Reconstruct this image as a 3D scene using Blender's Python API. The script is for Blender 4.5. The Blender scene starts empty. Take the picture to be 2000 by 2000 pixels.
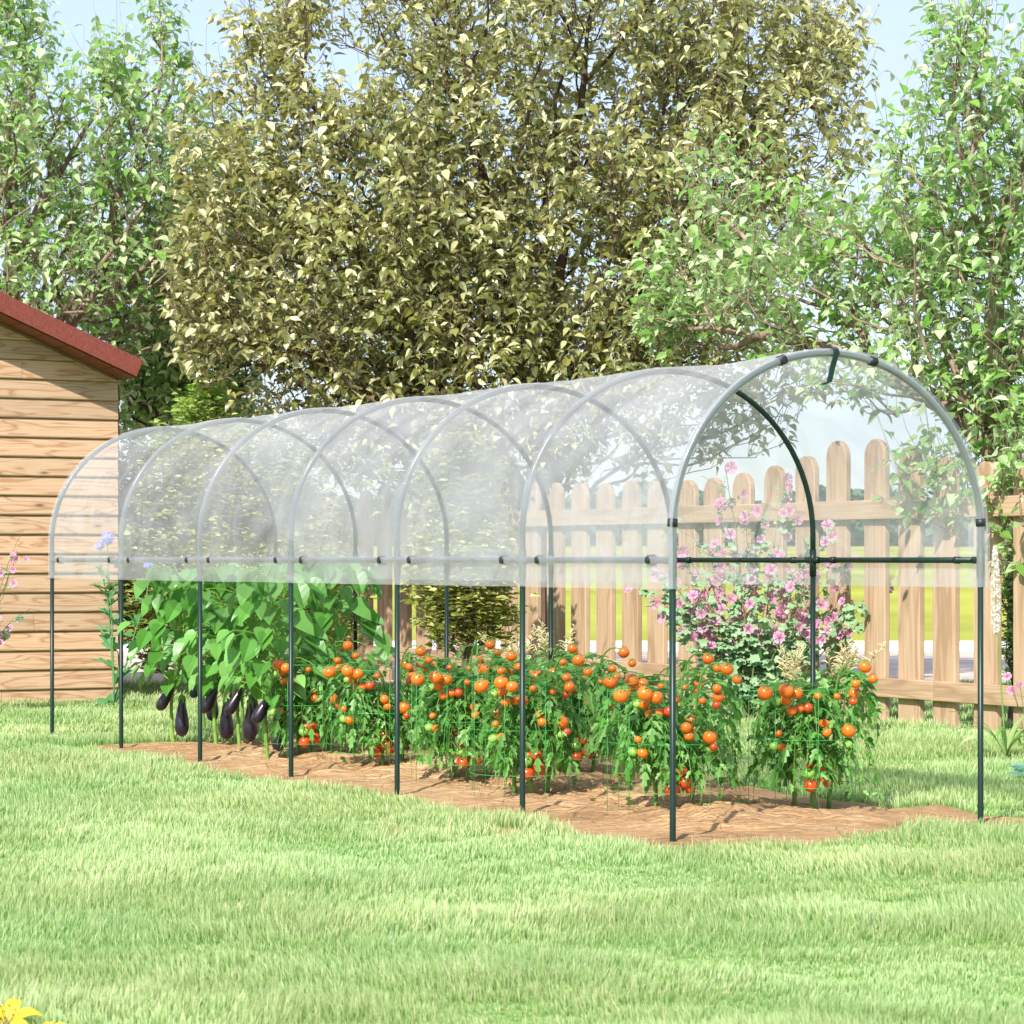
import bpy, math, random
import numpy as np
from mathutils import Vector, noise as mnoise
random.seed(7); RNG = np.random.default_rng(7)
PI = math.pi
scene = bpy.context.scene
COL = scene.collection

# ------------------------------------------------------------------ camera, world, sun, exposure
H = 1.14            # camera height in metres = height of the horizon over the lawn
F = 5300.0          # focal length in pixels of the 2000 px wide photograph
HZ = 1094.0         # image row of the horizon
cam_d = bpy.data.cameras.new("camera"); cam = bpy.data.objects.new("camera", cam_d); COL.objects.link(cam)
cam.location = (0, 0, H); cam.rotation_euler = (math.radians(90), 0, 0)
cam_d.sensor_width = 36; cam_d.lens = F / 2000 * 36; cam_d.shift_y = (HZ - 1000) / 2000
cam_d.clip_start = 0.1; cam_d.clip_end = 3000
cam_d.dof.use_dof = True; cam_d.dof.focus_distance = 15.0; cam_d.dof.aperture_fstop = 13
scene.camera = cam

SUN_EL = math.radians(41)
to_sun = Vector((-0.40, -0.92, 0)).normalized() * math.cos(SUN_EL) + Vector((0, 0, math.sin(SUN_EL)))
sun_d = bpy.data.lights.new("sun", 'SUN'); sun = bpy.data.objects.new("sun", sun_d); COL.objects.link(sun)
sun_d.energy = 3.9; sun_d.angle = math.radians(0.7); sun_d.color = (1.0, 0.955, 0.87)
sun.rotation_euler = (-to_sun).to_track_quat('-Z', 'Y').to_euler(); sun.location = (-4, -4, 12)

world = bpy.data.worlds.new("World"); scene.world = world; world.use_nodes = True
wt = world.node_tree; wt.nodes.clear()
wo = wt.nodes.new('ShaderNodeOutputWorld'); bg = wt.nodes.new('ShaderNodeBackground')
sky = wt.nodes.new('ShaderNodeTexSky'); sky.sky_type = 'NISHITA'; sky.sun_disc = False
sky.sun_elevation = SUN_EL; sky.sun_rotation = math.atan2(to_sun.x, to_sun.y)
sky.air_density = 1.0; sky.dust_density = 0.8; sky.ozone_density = 1.2
tc = wt.nodes.new('ShaderNodeTexCoord'); mp = wt.nodes.new('ShaderNodeMapping')
mp.inputs['Scale'].default_value = (1.0, 1.0, 2.6)
cn = wt.nodes.new('ShaderNodeTexNoise'); cn.inputs['Scale'].default_value = 4.2; cn.inputs['Detail'].default_value = 8; cn.inputs['Roughness'].default_value = .55
cr = wt.nodes.new('ShaderNodeValToRGB'); cr.color_ramp.elements[0].position = .35; cr.color_ramp.elements[1].position = .75
cr.color_ramp.elements[0].color = (.45, .45, .45, 1); cr.color_ramp.elements[1].color = (.92, .92, .92, 1)
mix = wt.nodes.new('ShaderNodeMixRGB'); mix.inputs['Color2'].default_value = (3.45, 3.95, 5.0, 1)
wt.links.new(tc.outputs['Generated'], mp.inputs['Vector']); wt.links.new(mp.outputs[0], cn.inputs['Vector'])
wt.links.new(cn.outputs['Fac'], cr.inputs['Fac']); wt.links.new(cr.outputs['Color'], mix.inputs['Fac'])
wt.links.new(sky.outputs[0], mix.inputs['Color1']); wt.links.new(mix.outputs[0], bg.inputs['Color'])
bg.inputs['Strength'].default_value = 0.125
wt.links.new(bg.outputs[0], wo.inputs['Surface'])
vs = scene.view_settings
vs.view_transform = 'Standard'; vs.look = 'None'; vs.gamma = 1; vs.exposure = 0.85; vs.use_curve_mapping = False
cy = scene.cycles
cy.max_bounces = 7; cy.diffuse_bounces = 4; cy.glossy_bounces = 2; cy.transmission_bounces = 4; cy.transparent_max_bounces = 24
cy.caustics_reflective = False; cy.caustics_refractive = False; cy.sample_clamp_indirect = 6
cy.use_denoising = True

# ------------------------------------------------------------------ helpers
def depth_of(py): return F * H / (py - HZ)
def gp(px, py):                     # point of the lawn seen at a pixel
    Z = depth_of(py); return np.array([(px - 1000) / F * Z, Z, 0.0])
def pz(px, py, Z): return np.array([(px - 1000) / F * Z, Z, H - (py - HZ) / F * Z])
def nrm(v):
    v = np.asarray(v, float); n = np.linalg.norm(v, axis=-1, keepdims=True); n[n == 0] = 1; return v / n

class MB:
    """collects verts and faces of one mesh"""
    def __init__(s): s.v = []; s.f = []; s.n = 0; s.uv = []; s.at = []; s.mi = []
    def add(s, v, f, uv=None, at=None, mi=0):
        v = np.asarray(v, float).reshape(-1, 3); 
        if isinstance(f, np.ndarray) and f.ndim == 2: fs = [f]
        else:
            by = {}
            for q in f: by.setdefault(len(q), []).append(q)
            fs = [np.array(a) for a in by.values()]
        for a in fs:
            s.f.append(a.astype(np.int64) + s.n); s.mi.append(np.full(len(a), mi))
        s.v.append(v); s.n += len(v)
        s.uv.append(np.zeros((len(v), 2)) if uv is None else np.asarray(uv, float))
        s.at.append(np.zeros(len(v)) if at is None else np.asarray(at, float))
        return s
    def mesh(s, name, smooth=False):
        me = bpy.data.meshes.new(name); v = np.concatenate(s.v)
        loops = np.concatenate([a.ravel() for a in s.f]); sizes = np.concatenate([np.full(len(a), a.shape[1]) for a in s.f])
        starts = np.concatenate([[0], np.cumsum(sizes)[:-1]])
        me.vertices.add(len(v)); me.vertices.foreach_set('co', v.ravel())
        me.loops.add(len(loops)); me.loops.foreach_set('vertex_index', loops.astype(np.int32))
        me.polygons.add(len(sizes)); me.polygons.foreach_set('loop_start', starts.astype(np.int32))
        me.polygons.foreach_set('loop_total', sizes.astype(np.int32))
        me.polygons.foreach_set('material_index', np.concatenate(s.mi).astype(np.int32))
        me.polygons.foreach_set('use_smooth', np.full(len(sizes), smooth))
        uv = np.concatenate(s.uv)
        if np.any(uv):
            l = me.uv_layers.new(name='UVMap'); l.data.foreach_set('uv', uv[loops].ravel())
        at = np.concatenate(s.at)
        if np.any(at):
            a = me.attributes.new('t', 'FLOAT', 'POINT'); a.data.foreach_set('value', at)
        me.update(calc_edges=True); me.validate(); return me

def link(name, data, parent=None, loc=(0, 0, 0)):
    o = bpy.data.objects.new(name, data); COL.objects.link(o); o.location = loc
    if parent: o.parent = parent
    return o
def obj(name, mb, mats, parent=None, smooth=False, loc=(0, 0, 0)):
    me = mb.mesh(name, smooth)
    for m in (mats if isinstance(mats, (list, tuple)) else [mats]): me.materials.append(m)
    return link(name, me, parent, loc)
def tag(o, label=None, cat=None, group=None, kind=None):
    if label: o['label'] = label
    if cat: o['category'] = cat
    if group: o['group'] = group
    if kind: o['kind'] = kind
    return o
def thing(name, label, cat, loc=(0, 0, 0), group=None):
    return tag(link(name, None, None, loc), label, cat, group)
def copy_tree(o, parent=None):
    c = o.copy(); COL.objects.link(c); c.parent = parent
    for ch in [k for k in bpy.data.objects if k.parent == o]: copy_tree(ch, c)
    return c

def tube(mb, pts, rad, sides=6, cap=True, at=None, mi=0):
    P = np.asarray(pts, float); n = len(P); R = np.full(n, rad, float) if np.isscalar(rad) else np.asarray(rad, float)
    T = nrm(np.gradient(P, axis=0))
    a = np.array([0, 0, 1.0]) if abs(T[0][2]) < .9 else np.array([1.0, 0, 0])
    u = nrm(np.cross(T[0], a)); ang = np.arange(sides) * 2 * PI / sides; V = []; U = []
    L = np.concatenate([[0], np.cumsum(np.linalg.norm(np.diff(P, axis=0), axis=1))])
    for i in range(n):
        u = nrm(u - T[i] * np.dot(u, T[i])); w = np.cross(T[i], u)
        V.append(P[i] + R[i] * (np.cos(ang)[:, None] * u + np.sin(ang)[:, None] * w))
        U.append(np.stack([ang / 6.283, np.full(sides, L[i])], 1))
    i = np.arange(n - 1)[:, None] * sides; j = np.arange(sides)[None]; k = (j + 1) % sides
    f = np.stack([i + j, i + k, i + sides + k, i + sides + j], -1).reshape(-1, 4)
    A = None if at is None else np.repeat(np.asarray(at, float), sides)
    mb.add(np.concatenate(V), f, np.concatenate(U), A, mi)
    if cap and sides > 3:
        base = mb.n - n * sides
        mb.f.append(np.array([[base + q for q in range(sides)][::-1]])); mb.mi.append(np.array([mi]))
        mb.f.append(np.array([[base + (n - 1) * sides + q for q in range(sides)]])); mb.mi.append(np.array([mi]))
def inst(mb, tv, tf, pos, X, Y, Z, s, at=None, mi=0):
    """many copies of a small template: pos n x 3, frames X Y Z n x 3, scale n"""
    n = len(pos); tv = np.asarray(tv, float); s = np.broadcast_to(np.asarray(s, float), (n,))
    V = pos[:, None, :] + s[:, None, None] * (tv[None, :, 0:1] * X[:, None] + tv[None, :, 1:2] * Y[:, None] + tv[None, :, 2:3] * Z[:, None])
    tf = np.asarray(tf); Fc = (np.arange(n)[:, None, None] * len(tv) + tf[None]).reshape(-1, tf.shape[1])
    A = None if at is None else np.tile(at, n)
    mb.add(V.reshape(-1, 3), Fc, None, A, mi)
def frames(Y, up, jit=0.0, rng=RNG):
    """Y = leaf axis, Z ~ up"""
    Y = nrm(Y); up = np.broadcast_to(np.asarray(up, float), Y.shape) + rng.normal(0, jit, Y.shape)
    X = nrm(np.cross(Y, up)); return X, Y, np.cross(X, Y)
def lathe(mb, prof, sides=16, frame=None, org=(0, 0, 0), mi=0):
    prof = np.asarray(prof, float); ang = np.arange(sides) * 2 * PI / sides; n = len(prof)
    v = np.stack([prof[:, 0:1] * np.cos(ang), prof[:, 0:1] * np.sin(ang), np.repeat(prof[:, 1:2], sides, 1)], -1).reshape(-1, 3)
    if frame is not None: v = v @ np.asarray(frame)
    i = np.arange(n - 1)[:, None] * sides; j = np.arange(sides)[None]; k = (j + 1) % sides
    mb.add(v + np.asarray(org), np.stack([i + j, i + k, i + sides + k, i + sides + j], -1).reshape(-1, 4), None, None, mi)
def bez(a, b, c, n=8):
    t = np.linspace(0, 1, n)[:, None]; a, b, c = map(lambda q: np.asarray(q, float), (a, b, c))
    return (1 - t) ** 2 * a + 2 * t * (1 - t) * b + t * t * c
def prism(mb, out, ex, ez, ey, th, org, bev=0.004, mi=0):
    """extrude a 2-d outline (in ex, ez) along ey by th, with a chamfer on both faces"""
    out = np.asarray(out, float); n = len(out); c = out.mean(0)
    d = out - c; ins = c + d * (1 - bev / np.maximum(np.abs(d).max(0), 1e-3))
    rings = [(ins, 0), (out, bev), (out, th - bev), (ins, th)]
    V = np.concatenate([np.asarray(org) + r[:, :1] * ex + r[:, 1:] * ez + y * ey for r, y in rings])
    uv = np.concatenate([r for r, y in rings])
    fs = [[q for q in range(n)][::-1], [3 * n + q for q in range(n)]]
    for k in range(3):
        for q in range(n): fs.append([k * n + q, k * n + (q + 1) % n, (k + 1) * n + (q + 1) % n, (k + 1) * n + q])
    mb.add(V, fs, uv + RNG.uniform(0, 50), None, mi)

def vnoise(x, y, seed=0):
    """smooth value noise in numpy"""
    xi = np.floor(x).astype(int); yi = np.floor(y).astype(int); fx = x - xi; fy = y - yi
    fx = fx * fx * (3 - 2 * fx); fy = fy * fy * (3 - 2 * fy)
    def h(a, b):
        k = (a * 374761393 + b * 668265263 + seed * 982451653) & 0x7fffffff
        k = ((k ^ (k >> 13)) * 1274126177) & 0x7fffffff
        return ((k ^ (k >> 16)) & 0xffff) / 65535.0
    return (h(xi, yi) * (1 - fx) + h(xi + 1, yi) * fx) * (1 - fy) + (h(xi, yi + 1) * (1 - fx) + h(xi + 1, yi + 1) * fx) * fy
def fbm(x, y, seed=0, o=4):
    r = 0; a = .5
    for k in range(o): r = r + a * vnoise(x * 2 ** k + 17.3 * k, y * 2 ** k + 9.1 * k, seed + k); a *= .5
    return r

# ------------------------------------------------------------------ materials
class NT:
    def __init__(s, name):
        s.m = bpy.data.materials.new(name); s.m.use_nodes = True; s.t = s.m.node_tree; s.t.nodes.clear()
        s.out = s.n('OutputMaterial')
    def n(s, ty, **kw):
        q = s.t.nodes.new('ShaderNode' + ty)
        for k, v in kw.items():
            if k in q.inputs: q.inputs[k].default_value = v
            else: setattr(q, k, v)
        return q
    def l(s, a, b): s.t.links.new(a, b)
    def ramp(s, fac, stops):
        r = s.n('ValToRGB'); e = r.color_ramp.elements
        while len(e) < len(stops): e.new(.5)
        for k, (p, c) in enumerate(stops): e[k].position = p; e[k].color = (*c, 1) if len(c) == 3 else c
        s.l(fac, r.inputs['Fac']); return r.outputs['Color']
    def mix(s, fac, a, b, mode='MIX'):
        m = s.n('MixRGB'); m.blend_type = mode
        for k, v in (('Fac', fac), ('Color1', a), ('Color2', b)):
            if hasattr(v, 'links'): s.l(v, m.inputs[k])
            else: m.inputs[k].default_value = (*v, 1) if isinstance(v, tuple) else v
        return m.outputs[0]

def mat_leaf(name, top, top2, under, rough=.42, trans=.3, spec=.5, edge=(.15, .5)):
    s = NT(name); g = s.n('NewGeometry'); rnd = g.outputs['Random Per Island']
    c = s.ramp(rnd, [(0, top), (.42, top2), (.70, tuple(.6 * a + .4 * b for a, b in zip(top2, under))), (1, under)])  # under also colours random whole leaves; on the trees that paints in sunlit sheen
    nz = s.n('TexNoise', Scale=1.3, Detail=3.0); tcn = s.n('TexCoord'); s.l(tcn.outputs['Object'], nz.inputs['Vector'])
    hsv = s.n('HueSaturation'); s.l(c, hsv.inputs['Color'])
    mr = s.n('MapRange'); mr.inputs[1].default_value = .3; mr.inputs[2].default_value = .7; mr.inputs[3].default_value = .78; mr.inputs[4].default_value = 1.22
    s.l(nz.outputs['Fac'], mr.inputs[0]); s.l(mr.outputs[0], hsv.inputs['Value'])
    col = s.mix(g.outputs['Backfacing'], hsv.outputs[0], under)
    p = s.n('BsdfPrincipled', Roughness=rough); p.inputs['Specular IOR Level'].default_value = spec
    s.l(col, p.inputs['Base Color'])
    tr = s.n('BsdfTranslucent'); tcol = s.mix(.7, col, tuple(min(1, a * 1.5) for a in top2)); s.l(tcol, tr.inputs['Color'])
    mx = s.n('MixShader'); mx.inputs[0].default_value = trans
    s.l(p.outputs[0], mx.inputs[1]); s.l(tr.outputs[0], mx.inputs[2]); s.l(mx.outputs[0], s.out.inputs['Surface']); return s.m

def mat_plain(name, col, rough=.5, spec=.5, var=.15, scale=8.0, bump=0.0, metal=0.0, coords='Object', stretch=(1, 1, 1)):
    s = NT(name); t = s.n('TexCoord'); mpn = s.n('Mapping'); mpn.inputs['Scale'].default_value = stretch
    s.l(t.outputs[coords], mpn.inputs['Vector']); nz = s.n('TexNoise', Scale=scale, Detail=6.0); s.l(mpn.outputs[0], nz.inputs['Vector'])
    c = s.ramp(nz.outputs['Fac'], [(.3, tuple(x * (1 - var) for x in col)), (.7, tuple(min(1, x * (1 + var)) for x in col))])
    p = s.n('BsdfPrincipled', Roughness=rough, Metallic=metal); p.inputs['Specular IOR Level'].default_value = spec
    s.l(c, p.inputs['Base Color'])
    if bump:
        b = s.n('Bump'); b.inputs['Strength'].default_value = bump; b.inputs['Distance'].default_value = .01
        s.l(nz.outputs['Fac'], b.inputs['Height']); s.l(b.outputs[0], p.inputs['Normal'])
    s.l(p.outputs[0], s.out.inputs['Surface']); return s.m

def mat_grass():
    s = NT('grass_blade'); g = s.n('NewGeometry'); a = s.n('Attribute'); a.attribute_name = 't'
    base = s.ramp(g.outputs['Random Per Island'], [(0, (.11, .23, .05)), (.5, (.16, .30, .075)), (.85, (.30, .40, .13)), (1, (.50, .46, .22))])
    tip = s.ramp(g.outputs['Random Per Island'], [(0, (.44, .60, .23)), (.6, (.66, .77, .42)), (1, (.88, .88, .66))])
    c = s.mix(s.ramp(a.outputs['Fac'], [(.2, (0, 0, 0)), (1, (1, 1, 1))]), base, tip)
    t = s.n('TexCoord'); nz = s.n('TexNoise', Scale=.55, Detail=3.0); s.l(t.outputs['Object'], nz.inputs['Vector'])
    tone = s.ramp(nz.outputs['Fac'], [(.35, (.88, .98, .86)), (.65, (1.06, 1.0, .92))])
    c = s.mix(1.0, c, tone, 'MULTIPLY')
    p = s.n('BsdfPrincipled', Roughness=.42); p.inputs['Specular IOR Level'].default_value = .4
    s.l(c, p.inputs['Base Color']); tr = s.n('BsdfTranslucent'); s.l(c, tr.inputs['Color'])
    mx = s.n('MixShader'); mx.inputs[0].default_value = .32
    s.l(p.outputs[0], mx.inputs[1]); s.l(tr.outputs[0], mx.inputs[2]); s.l(mx.outputs[0], s.out.inputs['Surface']); return s.m

def mat_wood(name, light, dark, speckle=.5, rough=.65, knots=True, along='u', freq=1.0):
    """timber with grain along u (or v) in metres, from the UV map"""
    s = NT(name); uvn = s.n('UVMap'); sep = s.n('SeparateXYZ'); s.l(uvn.outputs[0], sep.inputs[0])
    cmb = s.n('CombineXYZ'); g = s.n('NewGeometry')
    ia, ib = (0, 1) if along == 'u' else (1, 0)
    s.l(sep.outputs[ia], cmb.inputs[0]); s.l(sep.outputs[ib], cmb.inputs[1])
    rm = s.n('Math', operation='MULTIPLY'); rm.inputs[1].default_value = 40; s.l(g.outputs['Random Per Island'], rm.inputs[0]); s.l(rm.outputs[0], cmb.inputs[2])
    m1 = s.n('Mapping'); m1.inputs['Scale'].default_value = (1.1 * freq, 9 * freq, 1); s.l(cmb.outputs[0], m1.inputs['Vector'])
    n1 = s.n('TexNoise', Scale=1.0, Detail=2.0, Distortion=.3); s.l(m1.outputs[0], n1.inputs['Vector'])
    mm = s.n('Math', operation='MULTIPLY'); mm.inputs[1].default_value = 46 * freq; s.l(n1.outputs['Fac'], mm.inputs[0])
    sn = s.n('Math', operation='SINE'); s.l(mm.outputs[0], sn.inputs[0])
    m2 = s.n('Mapping'); m2.inputs['Scale'].default_value = (3, 150, 1); s.l(cmb.outputs[0], m2.inputs['Vector'])
    n2 = s.n('TexNoise', Scale=1.0, Detail=4.0); s.l(m2.outputs[0], n2.inputs['Vector'])
    rings = s.ramp(sn.outputs[0], [(0, light), (.75, tuple(.72 * a + .28 * b for a, b in zip(light, dark))), (1, tuple(.35 * a + .65 * b for a, b in zip(light, dark)))])
    c = s.mix(s.ramp(n2.outputs['Fac'], [(.42, (0, 0, 0)), (.75, (speckle,) * 3)]), rings, dark)
    tone = s.ramp(g.outputs['Random Per Island'], [(0, (.86, .84, .82)), (.5, (1, .97, .93)), (1, (1.1, 1.02, .95))])
    c = s.mix(1.0, c, tone, 'MULTIPLY')
    if knots:
        m3 = s.n('Mapping'); m3.inputs['Scale'].default_value = (2.6, 9.0, 1); s.l(cmb.outputs[0], m3.inputs['Vector'])
        vo = s.n('TexVoronoi', Scale=.8); s.l(m3.outputs[0], vo.inputs['Vector'])
        kf = s.ramp(vo.outputs['Distance'], [(.04, (.85,) * 3), (.075, (.5,) * 3), (.12, (.12,) * 3), (.22, (0,) * 3)])
        c = s.mix(kf, c, tuple(x * .38 for x in dark))
    p = s.n('BsdfPrincipled', Roughness=rough); p.inputs['Specular IOR Level'].default_value = .25; s.l(c, p.inputs['Base Color'])
    b = s.n('Bump'); b.inputs['Strength'].default_value = .35; b.inputs['Distance'].default_value = .002
    s.l(n2.outputs['Fac'], b.inputs['Height']); s.l(b.outputs[0], p.inputs['Normal'])
    s.l(p.outputs[0], s.out.inputs['Surface']); return s.m

def mat_film(name, alpha=.36, var=.12, tint=(.86, .84, .90)):
    s = NT(name); t = s.n('TexCoord')
    mpn = s.n('Mapping'); mpn.inputs['Rotation'].default_value = (0, 0, math.radians(29)); mpn.inputs['Scale'].default_value = (.5, 1.4, 1.2)
    s.l(t.outputs['Object'], mpn.inputs['Vector'])
    nz = s.n('TexNoise', Scale=2.2, Detail=5.0, Distortion=1.2); s.l(mpn.outputs[0], nz.inputs['Vector'])
    df = s.n('BsdfDiffuse'); df.inputs['Color'].default_value = (*tint, 1)
    tr = s.n('BsdfTranslucent'); tr.inputs['Color'].default_value = (*tint, 1)
    gl = s.n('BsdfGlossy', Roughness=.22); gl.inputs['Color'].default_value = (.95, .97, 1, 1)
    bm = s.n('Bump'); bm.inputs['Strength'].default_value = .5; bm.inputs['Distance'].default_value = .03
    s.l(nz.outputs['Fac'], bm.inputs['Height']); s.l(bm.outputs[0], gl.inputs['Normal']); s.l(bm.outputs[0], df.inputs['Normal'])
    a = s.n('MixShader'); a.inputs[0].default_value = .5; s.l(df.outputs[0], a.inputs[1]); s.l(tr.outputs[0], a.inputs[2])
    b = s.n('MixShader'); b.inputs[0].default_value = .14; s.l(a.outputs[0], b.inputs[1]); s.l(gl.outputs[0], b.inputs[2])
    tp = s.n('BsdfTransparent'); tp.inputs['Color'].default_value = (.97, .98, .98, 1)
    mr = s.n('MapRange'); mr.inputs[1].default_value = .3; mr.inputs[2].default_value = .7; mr.inputs[3].default_value = alpha - var; mr.inputs[4].default_value = alpha + var
    s.l(nz.outputs['Fac'], mr.inputs[0])
    c = s.n('MixShader'); s.l(mr.outputs[0], c.inputs[0]); s.l(tp.outputs[0], c.inputs[1]); s.l(b.outputs[0], c.inputs[2])
    s.l(c.outputs[0], s.out.inputs['Surface']); return s.m

def mat_soil():
    s = NT('bare_soil'); t = s.n('TexCoord')
    n1 = s.n('TexNoise', Scale=1.6, Detail=8.0, Roughness=.6, Distortion=.8); s.l(t.outputs['Object'], n1.inputs['Vector'])
    mpn = s.n('Mapping'); mpn.inputs['Rotation'].default_value = (0, 0, .7); mpn.inputs['Scale'].default_value = (3, 22, 8); s.l(t.outputs['Object'], mpn.inputs['Vector'])
    n2 = s.n('TexNoise', Scale=1.6, Detail=7.0, Distortion=2.6); s.l(mpn.outputs[0], n2.inputs['Vector'])
    c = s.ramp(n1.outputs['Fac'], [(.25, (.36, .205, .10)), (.5, (.54, .33, .165)), (.75, (.66, .45, .26))])
    c = s.mix(s.ramp(n2.outputs['Fac'], [(.52, (0, 0, 0)), (.60, (.5, .5, .5)), (.66, (.1, .1, .1))]), c, (.20, .10, .045))
    c = s.mix(s.ramp(n2.outputs['Fac'], [(.30, (.6, .6, .6)), (.40, (0, 0, 0))]), c, (.76, .58, .38))
    vo = s.n('TexVoronoi', Scale=2.4, feature='DISTANCE_TO_EDGE'); nd = s.mix(.12, t.outputs['Object'], n1.outputs['Color']); s.l(nd, vo.inputs['Vector'])
    c = s.mix(s.ramp(vo.outputs['Distance'], [(0, (.7, .7, .7)), (.009, (0, 0, 0))]), c, (.10, .05, .025))
    p = s.n('BsdfPrincipled', Roughness=.9); p.inputs['Specular IOR Level'].default_value = .15; s.l(c, p.inputs['Base Color'])
    b = s.n('Bump'); b.inputs['Strength'].default_value = 1.0; b.inputs['Distance'].default_value = .035
    s.l(n2.outputs['Fac'], b.inputs['Height']); s.l(b.outputs[0], p.inputs['Normal'])
    s.l(p.outputs[0], s.out.inputs['Surface']); return s.m

M = {}
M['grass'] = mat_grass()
M['soil'] = mat_soil()
M['turf'] = mat_plain('lawn_floor', (.17, .30, .08), .95, .1, .5, 30.0)
M['field'] = mat_plain('meadow', (.36, .37, .06), .95, .1, .3, .9, stretch=(.12, .06, 1))
M['path'] = mat_plain('paving', (.56, .44, .38), .8, .2, .25, 1.2, stretch=(.3, 2.5, 1))
M['kerb'] = mat_plain('white_edging', (.82, .80, .76), .7, .2, .05)
M['tube'] = mat_plain('green_coated_steel', (.009, .028, .021), .36, .35, .1, 20)
M['clip'] = mat_plain('black_plastic', (.02, .022, .026), .45, .5, .1)
M['film'] = mat_film('plastic_film', .37, .09)
M['hem'] = mat_film('tight_film_hem', .46, .05, (.78, .80, .83))
M['sleeve'] = mat_film('extra_film', .27, .05, (.78, .79, .84))
M['siding'] = mat_wood('larch_siding', (.58, .405, .275), (.32, .155, .075), .5)
M['picket'] = mat_wood('fence_timber', (.53, .38, .265), (.30, .19, .115), .8, .8, False, 'v', .6)
M['roofred'] = mat_plain('red_felt', (.22, .060, .046), .9, .15, .2, 40, .25, stretch=(1, 3, 1))
M['under'] = mat_plain('red_brown_boarding', (.22, .075, .05), .8, .2, .15, 3)
M['wall_in'] = mat_plain('shed_core', (.35, .2, .1), .9, .1, .1)
M['bark_olive'] = mat_plain('grey_brown_bark', (.13, .085, .065), .85, .2, .5, 14, 1.0, stretch=(1, 1, .25))
M['bark_light'] = mat_plain('light_bark', (.27, .19, .145), .85, .2, .5, 14, 1.0, stretch=(1, 1, .25))
M['olive'] = mat_leaf('olive_leaf', (.15, .15, .028), (.255, .255, .065), (.82, .80, .48), .34, .26)  # pale last tone: undersides, plus sun highlights painted onto random leaves
M['green'] = mat_leaf('bright_green_leaf', (.125, .275, .035), (.225, .41, .085), (.68, .77, .49), .38, .34)  # palest leaves carry painted sunlit sheen as well as the underside colour
M['green2'] = mat_leaf('mid_green_leaf', (.11, .25, .03), (.19, .36, .06), (.54, .64, .38), .38, .34)
M['shrub'] = mat_leaf('gold_green_leaf', (.13, .14, .02), (.26, .28, .05), (.62, .62, .22), .42, .3)
M['shrub2'] = mat_leaf('lime_leaf', (.17, .33, .03), (.28, .45, .06), (.60, .68, .28), .42, .4)
M['tomleaf'] = mat_leaf('tomato_leaf', (.05, .19, .02), (.095, .29, .04), (.22, .43, .12), .42, .3)
M['tomstem'] = mat_plain('tomato_stem', (.12, .26, .045), .5, .4, .3, 18)
M['eggleaf'] = mat_leaf('broad_green_leaf', (.085, .27, .035), (.125, .345, .055), (.22, .45, .12), .36, .22)
M['eggstem'] = mat_plain('green_stem', (.20, .36, .06), .5, .4, .3, 12)
M['cage'] = mat_plain('green_wire', (.03, .36, .07), .4, .5, .05)
M['calyx'] = mat_plain('calyx_green', (.10, .28, .05), .6, .3, .2)
M['mleaf'] = mat_leaf('grey_green_leaf', (.07, .215, .065), (.12, .31, .11), (.32, .50, .27), .45, .28)
M['mstem'] = mat_plain('thin_brown_stem', (.22, .20, .09), .6, .3, .2)
M['lav'] = mat_plain('lavender_blue', (.36, .35, .80), .7, .2, .12, 30)
M['thistle'] = mat_leaf('thistle_leaf', (.06, .20, .05), (.09, .26, .08), (.20, .38, .18), .5, .2)
M['cream'] = mat_leaf('cream_plume', (.62, .52, .30), (.72, .62, .38), (.80, .72, .48), .7, .3)
M['white'] = mat_leaf('white_floret', (.84, .80, .76), (.88, .84, .82), (.90, .88, .86), .6, .35)
M['strap'] = mat_leaf('strap_leaf', (.16, .34, .06), (.24, .42, .09), (.36, .50, .18), .38, .35)
M['bluegreen'] = mat_leaf('blue_green_leaf', (.08, .30, .20), (.14, .38, .26), (.3, .5, .4), .4, .3)
M['yellow'] = mat_leaf('yellow_petal', (.82, .52, .015), (.86, .62, .02), (.88, .66, .05), .5, .35)
M['stamen'] = mat_plain('dark_stamen', (.10, .08, .02), .7, .2, .3)
M['wood_far'] = mat_leaf('distant_foliage', (.07, .12, .075), (.085, .145, .09), (.11, .18, .12), .8, .15, .1)  # muted bluish green, haze put into the leaf colour
def mat_pink():
    s = NT('pink_petal'); a = s.n('Attribute'); a.attribute_name = 't'; g = s.n('NewGeometry')
    c = s.ramp(a.outputs['Fac'], [(.05, (.50, .03, .20)), (.3, (.70, .25, .47)), (1, (.82, .48, .66))])
    c = s.mix(s.ramp(g.outputs['Random Per Island'], [(0, (0, 0, 0)), (1, (.4, .4, .4))]), c, (.62, .20, .42))
    p = s.n('BsdfPrincipled', Roughness=.6); s.l(c, p.inputs['Base Color']); tr = s.n('BsdfTranslucent'); s.l(c, tr.inputs['Color'])
    mx = s.n('MixShader'); mx.inputs[0].default_value = .35; s.l(p.outputs[0], mx.inputs[1]); s.l(tr.outputs[0], mx.inputs[2])
    s.l(mx.outputs[0], s.out.inputs['Surface']); return s.m
M['pink'] = mat_pink()
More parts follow.
